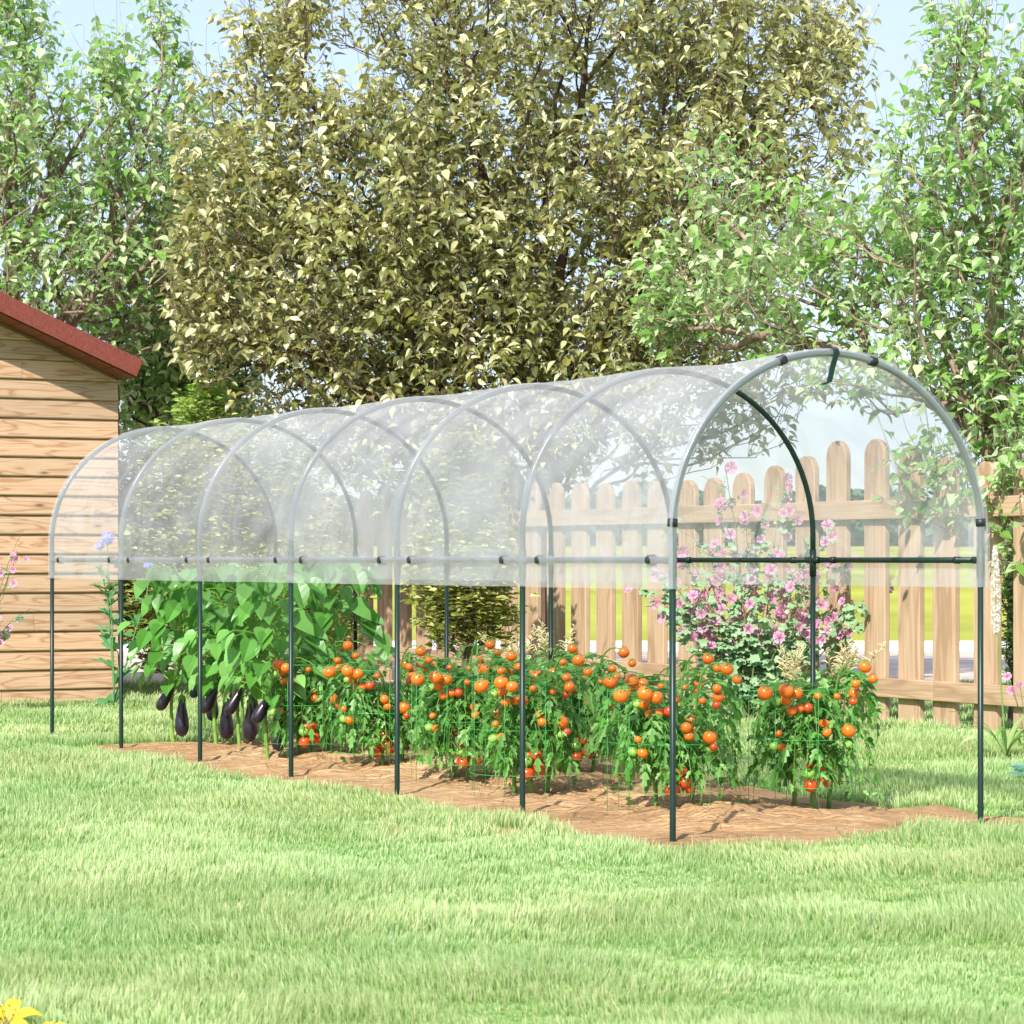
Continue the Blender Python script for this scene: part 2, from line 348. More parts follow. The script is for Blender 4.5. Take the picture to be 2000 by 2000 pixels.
def mat_fruit(name, a, b, mark, rough=.22, coat=.4, sc=(14, 14, 3)):
    s = NT(name); t = s.n('TexCoord'); mpn = s.n('Mapping'); mpn.inputs['Scale'].default_value = sc
    s.l(t.outputs['Object'], mpn.inputs['Vector']); nz = s.n('TexNoise', Scale=2.0, Detail=6.0); s.l(mpn.outputs[0], nz.inputs['Vector'])
    c = s.ramp(nz.outputs['Fac'], [(.35, a), (.55, b), (.72, mark)])
    p = s.n('BsdfPrincipled', Roughness=rough); p.inputs['Coat Weight'].default_value = coat; p.inputs['Coat Roughness'].default_value = .12
    p.inputs['Subsurface Weight'].default_value = 0.0
    s.l(c, p.inputs['Base Color']); s.l(p.outputs[0], s.out.inputs['Surface']); return s.m
M['orange'] = mat_fruit('ripe_orange_skin', (.82, .20, .012), (.78, .165, .012), (.60, .09, .01), .28, .35, (30, 30, 12))
M['red'] = mat_fruit('ripe_red_skin', (.62, .09, .012), (.55, .065, .012), (.42, .04, .01), .28, .35, (30, 30, 12))
M['unripe'] = mat_fruit('unripe_green_skin', (.22, .50, .06), (.28, .55, .10), (.14, .38, .05), .3, .3, (40, 40, 8))
M['aub'] = mat_fruit('dark_purple_skin', (.012, .008, .022), (.022, .010, .020), (.085, .032, .022), .34, .2, (6, 6, 3))

# ------------------------------------------------------------------ directions shared by greenhouse, fence and shed
NEAR = gp(1314, 1648)                                  # foot of the near left post
b_, c_ = 291.5, .0996
SV = np.array([-b_ / F, c_, 0]) * NEAR[1]; SP = np.linalg.norm(SV); S = SV / SP      # along the tunnel, away from the camera
E_ = np.array([-S[1] * -1, -S[0], 0]); E_ = np.array([S[1], -S[0], 0])               # across, towards the right
WID = 1.562
UP = np.array([0, 0, 1.0])
def G(a, b, z=0): return NEAR + S * a + E_ * b + UP * z    # a along, b across

# ------------------------------------------------------------------ ground, bed, path, field, far wood
bed_px = [(172, 1459), (262, 1452), (400, 1450), (700, 1453), (1000, 1460), (1150, 1470), (1290, 1500), (1433, 1533), (1560, 1556), (1700, 1570), (1746, 1583), (1830, 1574),
          (1911, 1594), (2010, 1600), (2120, 1606), (2100, 1620), (2000, 1622), (1911, 1624), (1815, 1616), (1700, 1634), (1560, 1650), (1420, 1655), (1314, 1668), (1200, 1652),
          (1100, 1630), (1010, 1601), (900, 1590), (780, 1564), (690, 1548), (570, 1532), (480, 1524), (390, 1506), (300, 1482), (230, 1474)]
BED = np.array([gp(x, y)[:2] for x, y in bed_px])
patches = [(gp(310, 1530)[:2], .07), (gp(770, 1623)[:2], .07), (gp(985, 1625)[:2], .09), (gp(15, 1480)[:2], .07), (gp(350, 1512)[:2], .05)]
def poly_sd(x, y, P):
    """signed distance to polygon, positive inside"""
    d = np.full(x.shape, 1e9); ins = np.zeros(x.shape, bool); n = len(P)
    for i in range(n):
        a = P[i]; b = P[(i + 1) % n]; e = b - a; wx = x - a[0]; wy = y - a[1]
        t = np.clip((wx * e[0] + wy * e[1]) / (e @ e), 0, 1); dx = wx - t * e[0]; dy = wy - t * e[1]
        d = np.minimum(d, dx * dx + dy * dy)
        c = ((a[1] > y) != (b[1] > y)) & (x < (b[0] - a[0]) * (y - a[1]) / ((b[1] - a[1]) + 1e-12) + a[0]); ins ^= c
    d = np.sqrt(d); return np.where(ins, d, -d)
def bed_sd(x, y):
    d = poly_sd(x, y, BED) + (fbm(x * 5, y * 5, 3) - .47) * .16
    for c, r in patches:
        q = r - np.hypot(x - c[0], (y - c[1]) * .45) + (fbm(x * 9, y * 5, 5) - .5) * .22; d = np.maximum(d, q * .4)
    return d
def soil_z(x, y):
    d = bed_sd(x, y); k = np.where(d > 0, np.clip(d / .85, 0, 1) ** 1.2, np.clip(d / .22, -1, 0))
    u = (x - NEAR[0]) * S[0] + (y - NEAR[1]) * S[1]; v = (x - NEAR[0]) * E_[0] + (y - NEAR[1]) * E_[1]
    m = .13 * (fbm(u * 1.2, v * 1.6, 11) - .35) + .085 * (.5 - np.abs(fbm(u * 4 + v, v * 4, 13) - .47) * 3.2) + .022 * (fbm(u * 20, v * 20, 15, 3) - .5)
    return np.where(d > 0, .004 + np.maximum(k * (.012 + m), np.minimum(d, .05) * .08), k * .05)

def grid(mb, x0, x1, y0, y1, nx, ny, zf):
    X, Y = np.meshgrid(np.linspace(x0, x1, nx), np.linspace(y0, y1, ny)); Z = zf(X, Y)
    i = (np.arange(ny - 1)[:, None] * nx + np.arange(nx - 1)[None]).ravel()
    mb.add(np.stack([X, Y, Z], -1).reshape(-1, 3), np.stack([i, i + 1, i + nx + 1, i + nx], 1))
Z_LAWN = depth_of(1336); Z_PATH = depth_of(1291)
g = MB(); q = np.array([[-60, -20, 0], [60, -20, 0], [60, Z_LAWN, 0], [-60, Z_LAWN, 0.0]]); g.add(q, [[0, 1, 2, 3]])
tag(obj('ground', g, M['turf']), kind='structure')
g = MB(); grid(g, BED[:, 0].min() - .3, BED[:, 0].max() + .3, BED[:, 1].min() - .3, BED[:, 1].max() + .3, 260, 400, soil_z)
tag(obj('soil_bed', g, M['soil'], smooth=True), kind='structure')
g = MB(); g.add(np.array([[-60, Z_LAWN, .0], [60, Z_LAWN, 0], [60, 34, 0], [-60, 34, 0.0]]), [[0, 1, 2, 3]])
tag(obj('path', g, M['path']), kind='structure')
g = MB()
for a, b in ((34.0, 37.0),):
    v = np.array([[-60, a, 0], [60, a, 0], [60, b, 0], [-60, b, 0], [-60, a, .04], [60, a, .04], [60, b, .04], [-60, b, .04]], float)
    g.add(v, [[4, 5, 6, 7], [0, 1, 5, 4], [2, 3, 7, 6]])
tag(obj('kerb', g, M['kerb']), kind='structure')
g = MB(); grid(g, -420, 420, 37, 900, 60, 90, lambda x, y: -.02 + np.clip((y - 45) / 300, 0, 1) ** 1.3 * 3.4 + 0 * x)
tag(obj('field', g, M['field']), kind='structure')
# far wood: loose clumps of leaves in overlapping crowns
g = MB(); r = RNG
tv = np.array([[-.5, 0, 0], [0, -.35, .1], [.5, 0, 0], [0, .6, -.1]]); tf = np.array([[0, 1, 2], [0, 2, 3]])
for k in range(150):
    x = -75 + k * 1.05 + r.normal(0, .6); y = 300 + r.normal(0, 7); hh = r.uniform(4.6, 6.4) * (1 + .12 * math.sin(k * .31)); w = r.uniform(2.2, 3.8)
    n = 420; p = nrm(r.normal(0, 1, (n, 3))) * r.uniform(.7, 1, (n, 1)) * np.array([w, w, hh * .52]); p += np.array([x, y, hh * .5 + 2.6])
    X, Y, Z = frames(r.normal(0, 1, (n, 3)), (0, 0, 1), 1.0); inst(g, tv, tf, p, X, Y, Z, r.uniform(.8, 1.5, n))
tag(obj('distant_wood', g, M['wood_far']), kind='stuff')

# ------------------------------------------------------------------ grass (one object of blades)
def make_grass():
    N = 520000; z0, z1 = 6.1, Z_LAWN
    Z = z0 * (z1 / z0) ** RNG.uniform(0, 1, N)
    X = RNG.uniform(-.285, .285, N) * Z + RNG.choice([0, 0, 0, 1, -1], N) * RNG.uniform(0, .02, N) * Z
    keep = bed_sd(X, Z) < .005 + RNG.uniform(0, .035, N) * (RNG.uniform(0, 1, N) < .5)
    X = X[keep]; Z = Z[keep]; n = len(X); zz = Z / 7.0
    cl = fbm(X * 1.5, Z * 1.9, 21, 4); cl2 = fbm(X * 6.5, Z * 7, 25, 3)
    h = (.020 + .085 * np.clip(cl - .22, 0, 1) + .050 * (cl2 - .45)); h = np.maximum(h, .012); h = h * RNG.uniform(.55, 1.3, n) * (1 + .05 * (zz - 1))
    h *= np.where(bed_sd(X, Z) > -.12, 1.1, 1.0)
    w = .0027 * zz ** .92 * RNG.uniform(.7, 1.2, n)
    az = RNG.uniform(0, 2 * PI, n); side = np.stack([np.cos(az), np.sin(az) * .45, 0 * az], 1)
    la = 2 * PI * fbm(X * .8 + 9, Z * .8, 31, 3) * 2 + RNG.normal(0, .9, n)
    lean = (.08 + .55 * RNG.uniform(0, 1, n) ** 1.8) ; L = np.stack([np.cos(la), np.sin(la), 0 * la], 1) * lean[:, None]
    base = np.stack([X, Z, np.full(n, -.002)], 1); W = side * w[:, None]
    mid = base + UP * (h * .55)[:, None] + L * (h * .28)[:, None]
    tip = base + UP * (h * (1 - .22 * lean))[:, None] + L * (h * .85)[:, None]
    V = np.stack([base - W * .5, base + W * .5, mid - W * .45, mid + W * .45, tip], 1).reshape(-1, 3)
    i = np.arange(n)[:, None] * 5
    mb = MB(); A = np.tile([0, 0, .55, .55, 1.0], n)
    mb.add(V, np.concatenate([i + 0, i + 1, i + 3, i + 2], 1), None, A)
    mb.f.append(np.concatenate([i + 2, i + 3, i + 4], 1)); mb.mi.append(np.zeros(n))
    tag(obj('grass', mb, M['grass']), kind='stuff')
make_grass()

# ------------------------------------------------------------------ plants: leaf templates and the branching generator
LEAF_V = np.array([[0, 0, 0], [0, .5, -.03], [0, 1.0, -.16], [-.27, .22, .10], [-.30, .48, .10], [-.14, .80, -.02], [.27, .22, .10], [.30, .48, .10], [.14, .80, -.02]])
LEAF_F = np.array([[0, 1, 4], [0, 4, 3], [1, 2, 5], [1, 5, 4], [0, 7, 1], [0, 6, 7], [1, 8, 2], [1, 7, 8]])
LEAF_V2 = LEAF_V * np.array([1.25, 1, 1.4])
BIG_V = []
for i, (y, w, z) in enumerate([(0, .0, 0), (-.06, .2, .05), (.12, .36, .13), (.35, .40, .15), (.6, .30, .09), (.82, .15, .0), (1.0, 0, -.13)]):
    w *= .86; BIG_V += [[-w, y, z], [0, max(y, 0), -.02 - .13 * y * y], [w, y, z]]
BIG_V = np.array(BIG_V)
BIG_F = np.array([f for i in range(6) for f in ([3 * i, 3 * i + 1, 3 * i + 4, 3 * i + 3], [3 * i + 1, 3 * i + 2, 3 * i + 5, 3 * i + 4])])
TL_V = np.array([.82, 1.1, 1.0]) * np.array([[0, 0, 0], [0, .55, -.02], [0, 1, -.14], [-.16, .10, .03], [-.30, .34, .06], [-.12, .38, .03], [-.20, .64, .02], [-.06, .70, -.02],
                 [.16, .10, .03], [.30, .34, .06], [.12, .38, .03], [.20, .64, .02], [.06, .70, -.02]])
TL_F = np.array([[0, 1, 5], [0, 5, 3], [3, 5, 4], [1, 7, 5], [5, 7, 6], [1, 2, 7], [0, 10, 1], [0, 8, 10], [8, 9, 10], [1, 10, 12], [10, 11, 12], [1, 12, 2]])

def arbor(name, root, env, n_tip, mats, r0, leaf, label, cat, group=None, bf=.35, stems=1, twig=.34, per=11, droop=.72, tv=LEAF_V, seed=1, up=.7, extra=None, rexp=.5, minr=.0035, ngap=0):
    """env: list of (centre xyz, radii xyz, weight). Connects crown points to the trunk by a cost-limited tree, then grows twigs with leaves."""
    rng = np.random.default_rng(seed); root = np.asarray(root, float)
    w = np.array([e[2] for e in env], float); w /= w.sum(); pts = []
    for e, k in zip(env, rng.multinomial(n_tip, w)):
        d = nrm(rng.normal(0, 1, (k, 3))) * (rng.uniform(0, 1, (k, 1)) ** .42); pts.append(np.asarray(e[0]) + d * np.asarray(e[1]))
    pts = np.concatenate(pts); pts = pts[pts[:, 2] > root[2] + .1]
    keep = np.ones(len(pts), bool)
    for _ in range(ngap):                       # holes where the sky shows through
        e = env[rng.choice(len(env), p=w)]; c = np.asarray(e[0]) + nrm(rng.normal(0, 1, 3)) * np.asarray(e[1]) * rng.uniform(.55, 1.0)
        rr = rng.uniform(.10, .20) * min(e[1][0], e[1][2]); q = (pts - c) * np.array([1, .25, 1]); keep &= (q ** 2).sum(1) > rr * rr
    pts = pts[keep]
    start = [root.copy()]; par = [-1]; 
    if extra is not None:
        for poly in extra:                       # given limbs
            prev = 0
            for p in poly:
                a = np.asarray(start[prev]); p = np.asarray(p, float); m = max(1, int(np.linalg.norm(p - a) / .3))
                for k in range(1, m + 1):
                    start.append(a + (p - a) * k / m + (rng.normal(0, .02, 3) if k < m else 0)); par.append(prev); prev = len(start) - 1
    Q = np.zeros((60000, 3)); PL = np.zeros(60000); Q[:len(start)] = start; nq = len(start); par = par
    for i in range(1, nq): PL[i] = PL[par[i]] + np.linalg.norm(Q[i] - Q[par[i]])
    order = np.argsort(np.linalg.norm((pts - root) * np.array([1, 1, .8]), axis=1)); tips = []
    for p in pts[order]:
        D = Q[:nq] - p; dist = np.sqrt((D ** 2).sum(1)); cost = dist + bf * PL[:nq] + np.where(Q[:nq, 2] > p[2] + .05, .5 * (Q[:nq, 2] - p[2]), 0)
        j = int(np.argmin(cost)); a = Q[j].copy(); L = dist[j]; m = max(1, int(L / .22)); prev = j
        bow = np.array([0, 0, -.10 * L]) + rng.normal(0, .05 * L, 3)
        for k in range(1, m + 1):
            t = k / m; Q[nq] = a + (p - a) * t + bow * 4 * t * (1 - t) * (m > 1); PL[nq] = PL[prev] + L / m; par.append(prev); prev = nq; nq += 1
        tips.append(prev)
    par = np.array(par); cnt = np.zeros(nq); cnt[tips] = 1
    for i in range(nq - 1, 0, -1): cnt[par[i]] += cnt[i]
    rad = np.maximum(minr, r0 * (cnt / cnt[0]) ** rexp)
    wood = MB(); kids = {}
    for i in range(1, nq): kids.setdefault(par[i], []).append(i)
    # chains follow the thickest child
    stack = [(0, k) for k in kids.get(0, [])]
    while stack:
        a, b = stack.pop(); ch = [a, b]
        while b in kids:
            ks = sorted(kids[b], key=lambda q: -cnt[q]); stack += [(b, k) for k in ks[1:]]; b = ks[0]; ch.append(b)
        rr = rad[ch].copy(); rr[0] = rr[1] if a != 0 else rad[ch[1]]
        if a == 0: rr[0] *= 1.25
        P = Q[ch]
        if len(P) > 3: P[1:-1] = .5 * P[1:-1] + .25 * (P[:-2] + P[2:])
        tube(wood, P, rr, 10 if rr[0] > .05 else (6 if rr[0] > .015 else 4), cap=False)
    # twigs
    tips = np.array(tips); D0 = nrm(Q[tips] - Q[par[tips]]); out = nrm((Q[tips] - root) * np.array([1, 1, .5]))
    lp, ld = [], []
    for i, tp in enumerate(tips):
        for _ in range(2):
            d = nrm(D0[i] * .5 + out[i] * .5 + UP * up + rng.normal(0, .45, 3)); L = twig * rng.uniform(.5, 1.25); m = 4
            if rng.uniform() < .09: L *= 2.0; d = nrm(d + UP * .6)
            P = [Q[tp]]
            for k in range(m): d = nrm(d + UP * .10 + rng.normal(0, .10, 3)); P.append(P[-1] + d * L / m)
            P = np.array(P); tube(wood, P, np.linspace(minr * .8, minr * .35, m + 1), 3, cap=False)
            nl = max(2, int(per * .5 * rng.uniform(.6, 1.35))); t = np.sort(rng.uniform(.12, 1, nl)); t[-1] = 1
            q = t * m; k = np.minimum(q.astype(int), m - 1); lp.append(P[k] + (P[k + 1] - P[k]) * (q - k)[:, None])
            az = rng.uniform(0, 2 * PI) + np.arange(nl) * 2.4 + rng.normal(0, .3, nl)
            ld.append(np.stack([np.cos(az), np.sin(az), 0 * az], 1) + d * .45)
    lp = np.concatenate(lp); ld = np.concatenate(ld); n = len(lp)
    Y = nrm(nrm(ld) + np.array([0, 0, -1]) * (droop * rng.uniform(.2, 1.9, (n, 1))))
    X, Y, Zf = frames(Y, (0, -.25, 1), .38, rng); X = X * rng.uniform(.62, 1.12, (n, 1))
    s = leaf * rng.uniform(.42, 1.2, n); crown = MB(); inst(crown, tv, LEAF_F, lp + Y * (s * .12)[:, None], X, Y, Zf, s)
    base = thing(name, label, cat, tuple(root), group)
    w_ = obj('trunk', wood, mats[0], base, True); c_o = obj('crown', crown, mats[1], base)
    for o in (w_, c_o): o.location = tuple(-root)
    return base
def E3(px, py, Z, rx, ry, dz=None, wt_=1.0):
    """crown ellipsoid from the photo's pixels at distance Z"""
    m = Z / F; return (pz(px, py, Z), (rx * m, (dz if dz else (rx + ry) / 2 * m * .8), ry * m), wt_)

Z = 24.0; rt = np.array([(1052 - 1000) / F * Z, Z, 0])
arbor('olive_green_tree', rt, [E3(1040, 360, Z, 500, 400, 1.9, 5), E3(1000, -60, Z, 540, 260, 1.7, 2.6), E3(700, 480, Z, 330, 300, 1.5, 2.3), E3(530, 330, Z, 190, 250, 1.0, .8), E3(960, 600, Z, 260, 180, 1.2, 1.3),
                               E3(1420, 260, Z, 280, 330, 1.5, 2.6), E3(640, 700, Z, 270, 170, 1.1, 1.0), E3(1150, 760, Z, 480, 200, 1.6, 2.2), E3(1600, 130, Z, 100, 130, .8, .35), E3(1280, 620, Z, 240, 200, 1.2, .9),
                               E3(920, 880, Z, 330, 160, 1.2, .9), E3(560, 90, Z, 110, 90, .7, .3), E3(430, 600, Z, 120, 150, .8, .35), E3(740, 850, Z, 190, 110, .9, .6)],
      5200, (M['bark_olive'], M['olive']), .15, .112, 'broad dense tree with olive and pale yellow leaves rising behind the plastic tunnel', 'tree', 'garden trees behind the fence',
      per=12, seed=3, twig=.36, up=.85, extra=[[pz(1045, 900, Z), pz(1010, 700, Z), pz(960, 420, Z), pz(900, 160, Z)], [pz(1070, 980, Z), pz(1130, 720, Z), pz(1250, 560, Z), pz(1400, 380, Z)],
                             [pz(1030, 960, Z), pz(850, 740, Z), pz(700, 600, Z)], [pz(1060, 800, Z), pz(1090, 560, Z), pz(1130, 250, Z), pz(1150, 60, Z)]], ngap=15)
Z = 19.3; Zq = 20.6; Zr = 21.9; rt = np.array([(2010 - 1000) / F * Z, Z, 0])
arbor('bright_green_tree', rt, [E3(1930, 450, Z, 220, 330, 1.3, 3), E3(1660, 560, Zq, 290, 180, 1.2, 2.3), E3(1400, 580, Zr, 170, 160, .8, .75), E3(1440, 400, Zr, 130, 110, .6, .35), E3(1880, 110, Z, 70, 140, .6, .45),
                                 E3(2130, 300, Z, 180, 340, 1.2, 1.6), E3(1960, 870, Z, 110, 170, .8, .9), E3(1990, 760, Z, 150, 130, 1.0, .7), E3(1780, 760, Z, 190, 60, .7, .4), E3(1330, 640, Zr, 100, 50, .5, .22), E3(1830, 960, Z - .9, 70, 90, .35, .2), E3(1975, 1010, Z - 1.5, 60, 110, .3, .3)],
      1330, (M['bark_light'], M['green']), .14, .108, 'loose bright green tree at the right, its leafy branches hanging over the picket fence', 'tree', 'garden trees behind the fence',
      per=11, seed=9, twig=.36, up=.85, extra=[[pz(1985, 950, Z), pz(1955, 830, Z), pz(1930, 640, Z), pz(1960, 400, Z)], [pz(1985, 950, Z), pz(1950, 860, Z), pz(1830, 780, Z + .3), pz(1700, 720, Z + .9), pz(1560, 660, Zq)]], ngap=26)
Z = 25.5; rt = np.array([(60 - 1000) / F * Z, Z, 0])
arbor('bright_green_tree', rt, [E3(60, 330, Z, 190, 220, 1.5, 2), E3(285, 320, Z, 110, 200, 1.0, 1.2), E3(170, 560, Z, 280, 150, 1.5, 2.3), E3(-120, 200, Z, 200, 360, 1.5, 1.5), E3(40, 80, Z, 50, 110, .6, .3), E3(320, 100, Z, 36, 100, .5, .22), E3(210, 170, Z, 40, 70, .5, .18)],
      1050, (M['bark_light'], M['green']), .14, .122, 'airy bright green tree rising behind the red shed roof', 'tree', 'garden trees behind the fence',
      per=10, seed=14, twig=.42, up=.85, extra=[[pz(30, 800, Z), pz(10, 600, Z), pz(60, 430, Z), pz(160, 250, Z)], [pz(30, 800, Z), pz(130, 620, Z), pz(300, 520, Z), pz(420, 500, Z)]], ngap=26)
Z = 27.5; rt = np.array([(300 - 1000) / F * Z, Z, 0])
arbor('mid_green_tree', rt, [E3(350, 640, Z, 200, 180, 1.4, 2), E3(420, 430, Z, 130, 190, 1.0, .9), E3(330, 800, Z, 170, 120, 1.1, 1.4), E3(620, 560, Z, 160, 160, 1.0, .5), E3(780, 360, Z, 120, 130, 1.0, .3)],
      950, (M['bark_olive'], M['green2']), .12, .130, 'mid green tree filling the gap between the shed roof and the big olive tree', 'tree', 'garden trees behind the fence', per=11, seed=22, ngap=6)

def shrub(name, px, Z, env, n, m, leaf, label, seed, per=10, twig=.16, bark='bark_olive', r0=.035, up=.9, **kw):
    rt = np.array([(px - 1000) / F * Z, Z, 0]); return arbor(name, rt, env, n, (M[bark], M[m]), r0, leaf, label, 'shrub', None, bf=.25, twig=twig, per=per, droop=.25, seed=seed, up=up, minr=.0022, **kw)
Z = 22.5
shrub('leafy_shrub', 460, Z, [E3(470, 1090, Z, 240, 240, .8, 3), E3(450, 950, Z, 190, 110, .7, 1.2), E3(400, 1230, Z, 150, 90, .6, .8), E3(600, 1200, Z, 120, 120, .6, .9), E3(290, 1130, Z, 75, 170, .5, 1.4), E3(260, 1000, Z, 60, 120, .4, .5)],
      2600, 'shrub', .066, 'wide dark yellow-green shrub beside the shed, behind the aubergine plants', 31, per=12)
Z = 21.5
shrub('leafy_shrub', 905, Z, [E3(900, 1130, Z, 105, 170, .40, 3), E3(905, 960, Z, 75, 110, .32, 1.0), E3(960, 1180, Z, 60, 110, .3, .5)],
      900, 'shrub', .075, 'narrow upright gold-leaved shrub standing against the middle of the picket fence', 33, per=12)
Z = 24.5
shrub('lime_shrub', 385, Z, [E3(395, 815, Z, 55, 50, .4, 2), E3(360, 900, Z, 80, 60, .5, 1)], 190, 'shrub2', .075, 'lime green bush top showing above the far end of the plastic tunnel', 35, per=11)
Z = 18.9
shrub('leafy_shrub', 1978, Z, [E3(1975, 1180, Z, 26, 140, .15, 2), E3(1990, 1290, Z, 35, 90, .2, 1)], 120, 'green2', .055, 'dark green climber growing in the gap between two pickets by the white flower spire', 36, per=10)

# ------------------------------------------------------------------ picket fence
FN = gp(1843, 1423); FA = F * H / 1.0
def fence_t(px):                       # distance along the fence where the pixel column meets it
    k = (px - 1000) / F                # x = k*y ; FN + S t
    return (k * FN[1] - FN[0]) / (S[0] - k * S[1])
def fence_h(px, py):
    Zq = FN[1] + S[1] * fence_t(px); return H - (py - HZ) / F * Zq
fence = thing('picket_fence', 'tan timber picket fence with rounded picket tops and two rails, running back behind the tunnel', 'fence', tuple(FN))
FB = np.array([E_[0], E_[1], 0])       # away from the greenhouse
tops = [(1229, 937.5), (1279, 939), (1340, 938), (1390, 931.5), (1447, 923), (1509, 909), (1571, 889), (1632, 861), (1707, 856), (1774, 876), (1842, 891), (1923, 900)]
tp = [(fence_t(x), fence_h(x, y)) for x, y in tops]
step = (tp[0][0] - tp[-1][0]) / (len(tp) - 1)
hs = [h for _, h in tp]
far = []; t = tp[0][0]; sc = [h for h in hs[:8]]
scal = [1.66, 1.62, 1.60, 1.61, 1.64, 1.70, 1.80, 1.92, 2.0, 2.02, 1.94, 1.82, 1.72, 1.66, 1.62, 1.60, 1.60, 1.61, 1.64, 1.70, 1.80, 1.90]
for k in range(14): t += step; far.append((t, hs[0] + (scal[(k + 2) % len(scal)] - 1.62) * .7))
near = []; t = tp[-1][0]
for k in range(9): t -= step; near.append((t, hs[-1] - (.04, .09, .13, .16, .17, .15, .10, .04, -.03)[k]))
pw = .245
for k, (t, h) in enumerate(tp + far + near):
    mb = MB(); ww = pw * .5; arc = [(ww * math.cos(a), h - .13 + .13 * math.sin(a)) for a in np.linspace(0, PI, 11)]
    out = [(-ww, -.05), (ww, -.05)] + arc
    dz = random.uniform(-.006, .006)
    prism(mb, np.array(out) + [0, dz], -S, UP, FB, .05, FN + S * t - FN, .008)
    obj('picket', mb, M['picket'], fence)
t0, t1 = near[-1][0] - .2, far[-1][0] + .2
for (za, zb) in ((.185, .320), (1.425, 1.56)):
    t = t0
    while t < t1 - .01:
        L = min(4.4, t1 - t); mb = MB(); out = [(0, za), (L - .006, za), (L - .006, zb), (0, zb)]
        P = np.array(out); c = P.mean(0)
        prism(mb, P, S, UP, -FB, .045, S * t + np.zeros(3), .005)
        # grain runs along the rail: swap the map's axes
        mb.uv[-1] = mb.uv[-1][:, ::-1]
        obj('rail', mb, M['picket'], fence); t += L

# ------------------------------------------------------------------ shed
Zs = 22.0; SC = np.array([(229 - 1000) / F * Zs, Zs, 0])        # foot of its right front corner
LW = -E_                                                         # along the front wall, to the left
eave = H + (HZ - 738) / F * Zs
# pitch: the roof edge climbs to the left; solve the wall point seen at px=0
def on_front(px, py):
    k = (px - 1000) / F; a = (k * SC[1] - SC[0]) / (LW[0] - k * LW[1]); Zq = SC[1] + LW[1] * a; return a, H - (py - HZ) / F * Zq
a0, h0 = on_front(0, 629); pitch = (h0 - eave) / a0
shed = thing('garden_shed', 'timber garden shed with horizontal siding boards and a red roof edge', 'shed', tuple(SC))
HALF = 1.7; DEP = 2.6
bw = 37.3 / F * Zs; rows = int((eave + pitch * HALF) / bw) + 1
wall = MB()
for side in range(2):
    for i in range(rows + 1):
        z0 = -.05 + i * bw; z1 = z0 + bw - .006; zm = (z0 + z1) / 2
        if side == 0:
            lo = max(0, (z0 - eave) / pitch) if z0 > eave else 0.0; hi = 2 * HALF - lo
            if hi - lo < .1: continue
        else:
            if z1 > eave: continue
            lo, hi = 0.0, DEP
        cuts = [lo]
        c = lo + random.uniform(.35, 3.4)
        while c < hi - .3: cuts.append(c); c += random.uniform(2.2, 3.2)
        cuts.append(hi)
        for a, b in zip(cuts[:-1], cuts[1:]):
            b -= .002
            D, N = (LW, -S) if side == 0 else (S, E_)
            def top_a(x, z):
                return x
            za0 = z0; pr = [(z0, .006), (z0 + .004, .022), (z0 + .012, .026), (z1 - .02, .012), (z1, .008)]
            vs_ = []; uv = []
            off = random.uniform(0, 60)
            for (zz, o) in pr:
                for aa in (a, b):
                    if side == 0:
                        cut = max(0, (zz - eave + .03) / pitch); aa = min(max(aa, cut), 2 * HALF - cut)
                    vs_.append(D * aa + N * o + UP * zz); uv.append((aa + off, zz + off * .37))
            fs = [[2 * k, 2 * k + 1, 2 * k + 3, 2 * k + 2] for k in range(len(pr) - 1)]
            wall.add(np.array(vs_), fs, uv)
obj('wall', wall, M['siding'], shed)
core = MB(); pts2 = [(0.004, -.05), (2 * HALF - .004, -.05), (2 * HALF - .004, eave), (HALF, eave + pitch * HALF), (0.004, eave)]
prism(core, pts2, LW, UP, S, DEP, np.zeros(3), .002); obj('wall_core', core, M['wall_in'], shed)
roof = thing_roof = None
sl = MB(); th = .145; oh = .35
for sgn in (0, 1):
    A = (-.035, eave - .035 * pitch); B = (HALF, eave + pitch * HALF)
    if sgn: A = (2 * HALF + .035, A[1])
    n2 = np.array([-(B[1] - A[1]), B[0] - A[0]]); n2 = n2 / np.linalg.norm(n2); n2 = n2 if n2[1] > 0 else -n2
    P = np.array([A, B, np.array(B) + [0, th / n2[1] * 1.0], np.array(A) + n2 * th])
    prism(sl, P if not sgn else P[::-1], LW, UP, S, DEP + oh * 2, -S * oh + UP * .003, .004)
ro = obj('roof', sl, M['roofred'], shed)
un = MB()                                   # boarded underside of the overhang, just below the felt
for k in range(3):
    v = [LW * (-.03) - S * (oh - .006) + UP * (eave - .03 * pitch - .003), LW * (HALF - .004) - S * (oh - .006) + UP * (eave + HALF * pitch - .005),
         LW * (HALF - .004) - S * .03 + UP * (eave + HALF * pitch - .005), LW * (-.03) - S * .03 + UP * (eave - .03 * pitch - .003)]
nb = 9
for k in range(nb):
    u0, u1 = k / nb, (k + 1) / nb - .004
    v = []
    for (u, d) in ((u0, oh - .006), (u1, oh - .006), (u1, .03), (u0, .03)):
        a = -.03 + u * (HALF + .02); v.append(LW * a - S * d + UP * (eave + a * pitch - .006))
    un.add(np.array(v), [[0, 1, 2, 3]])
obj('soffit', un, M['under'], shed)

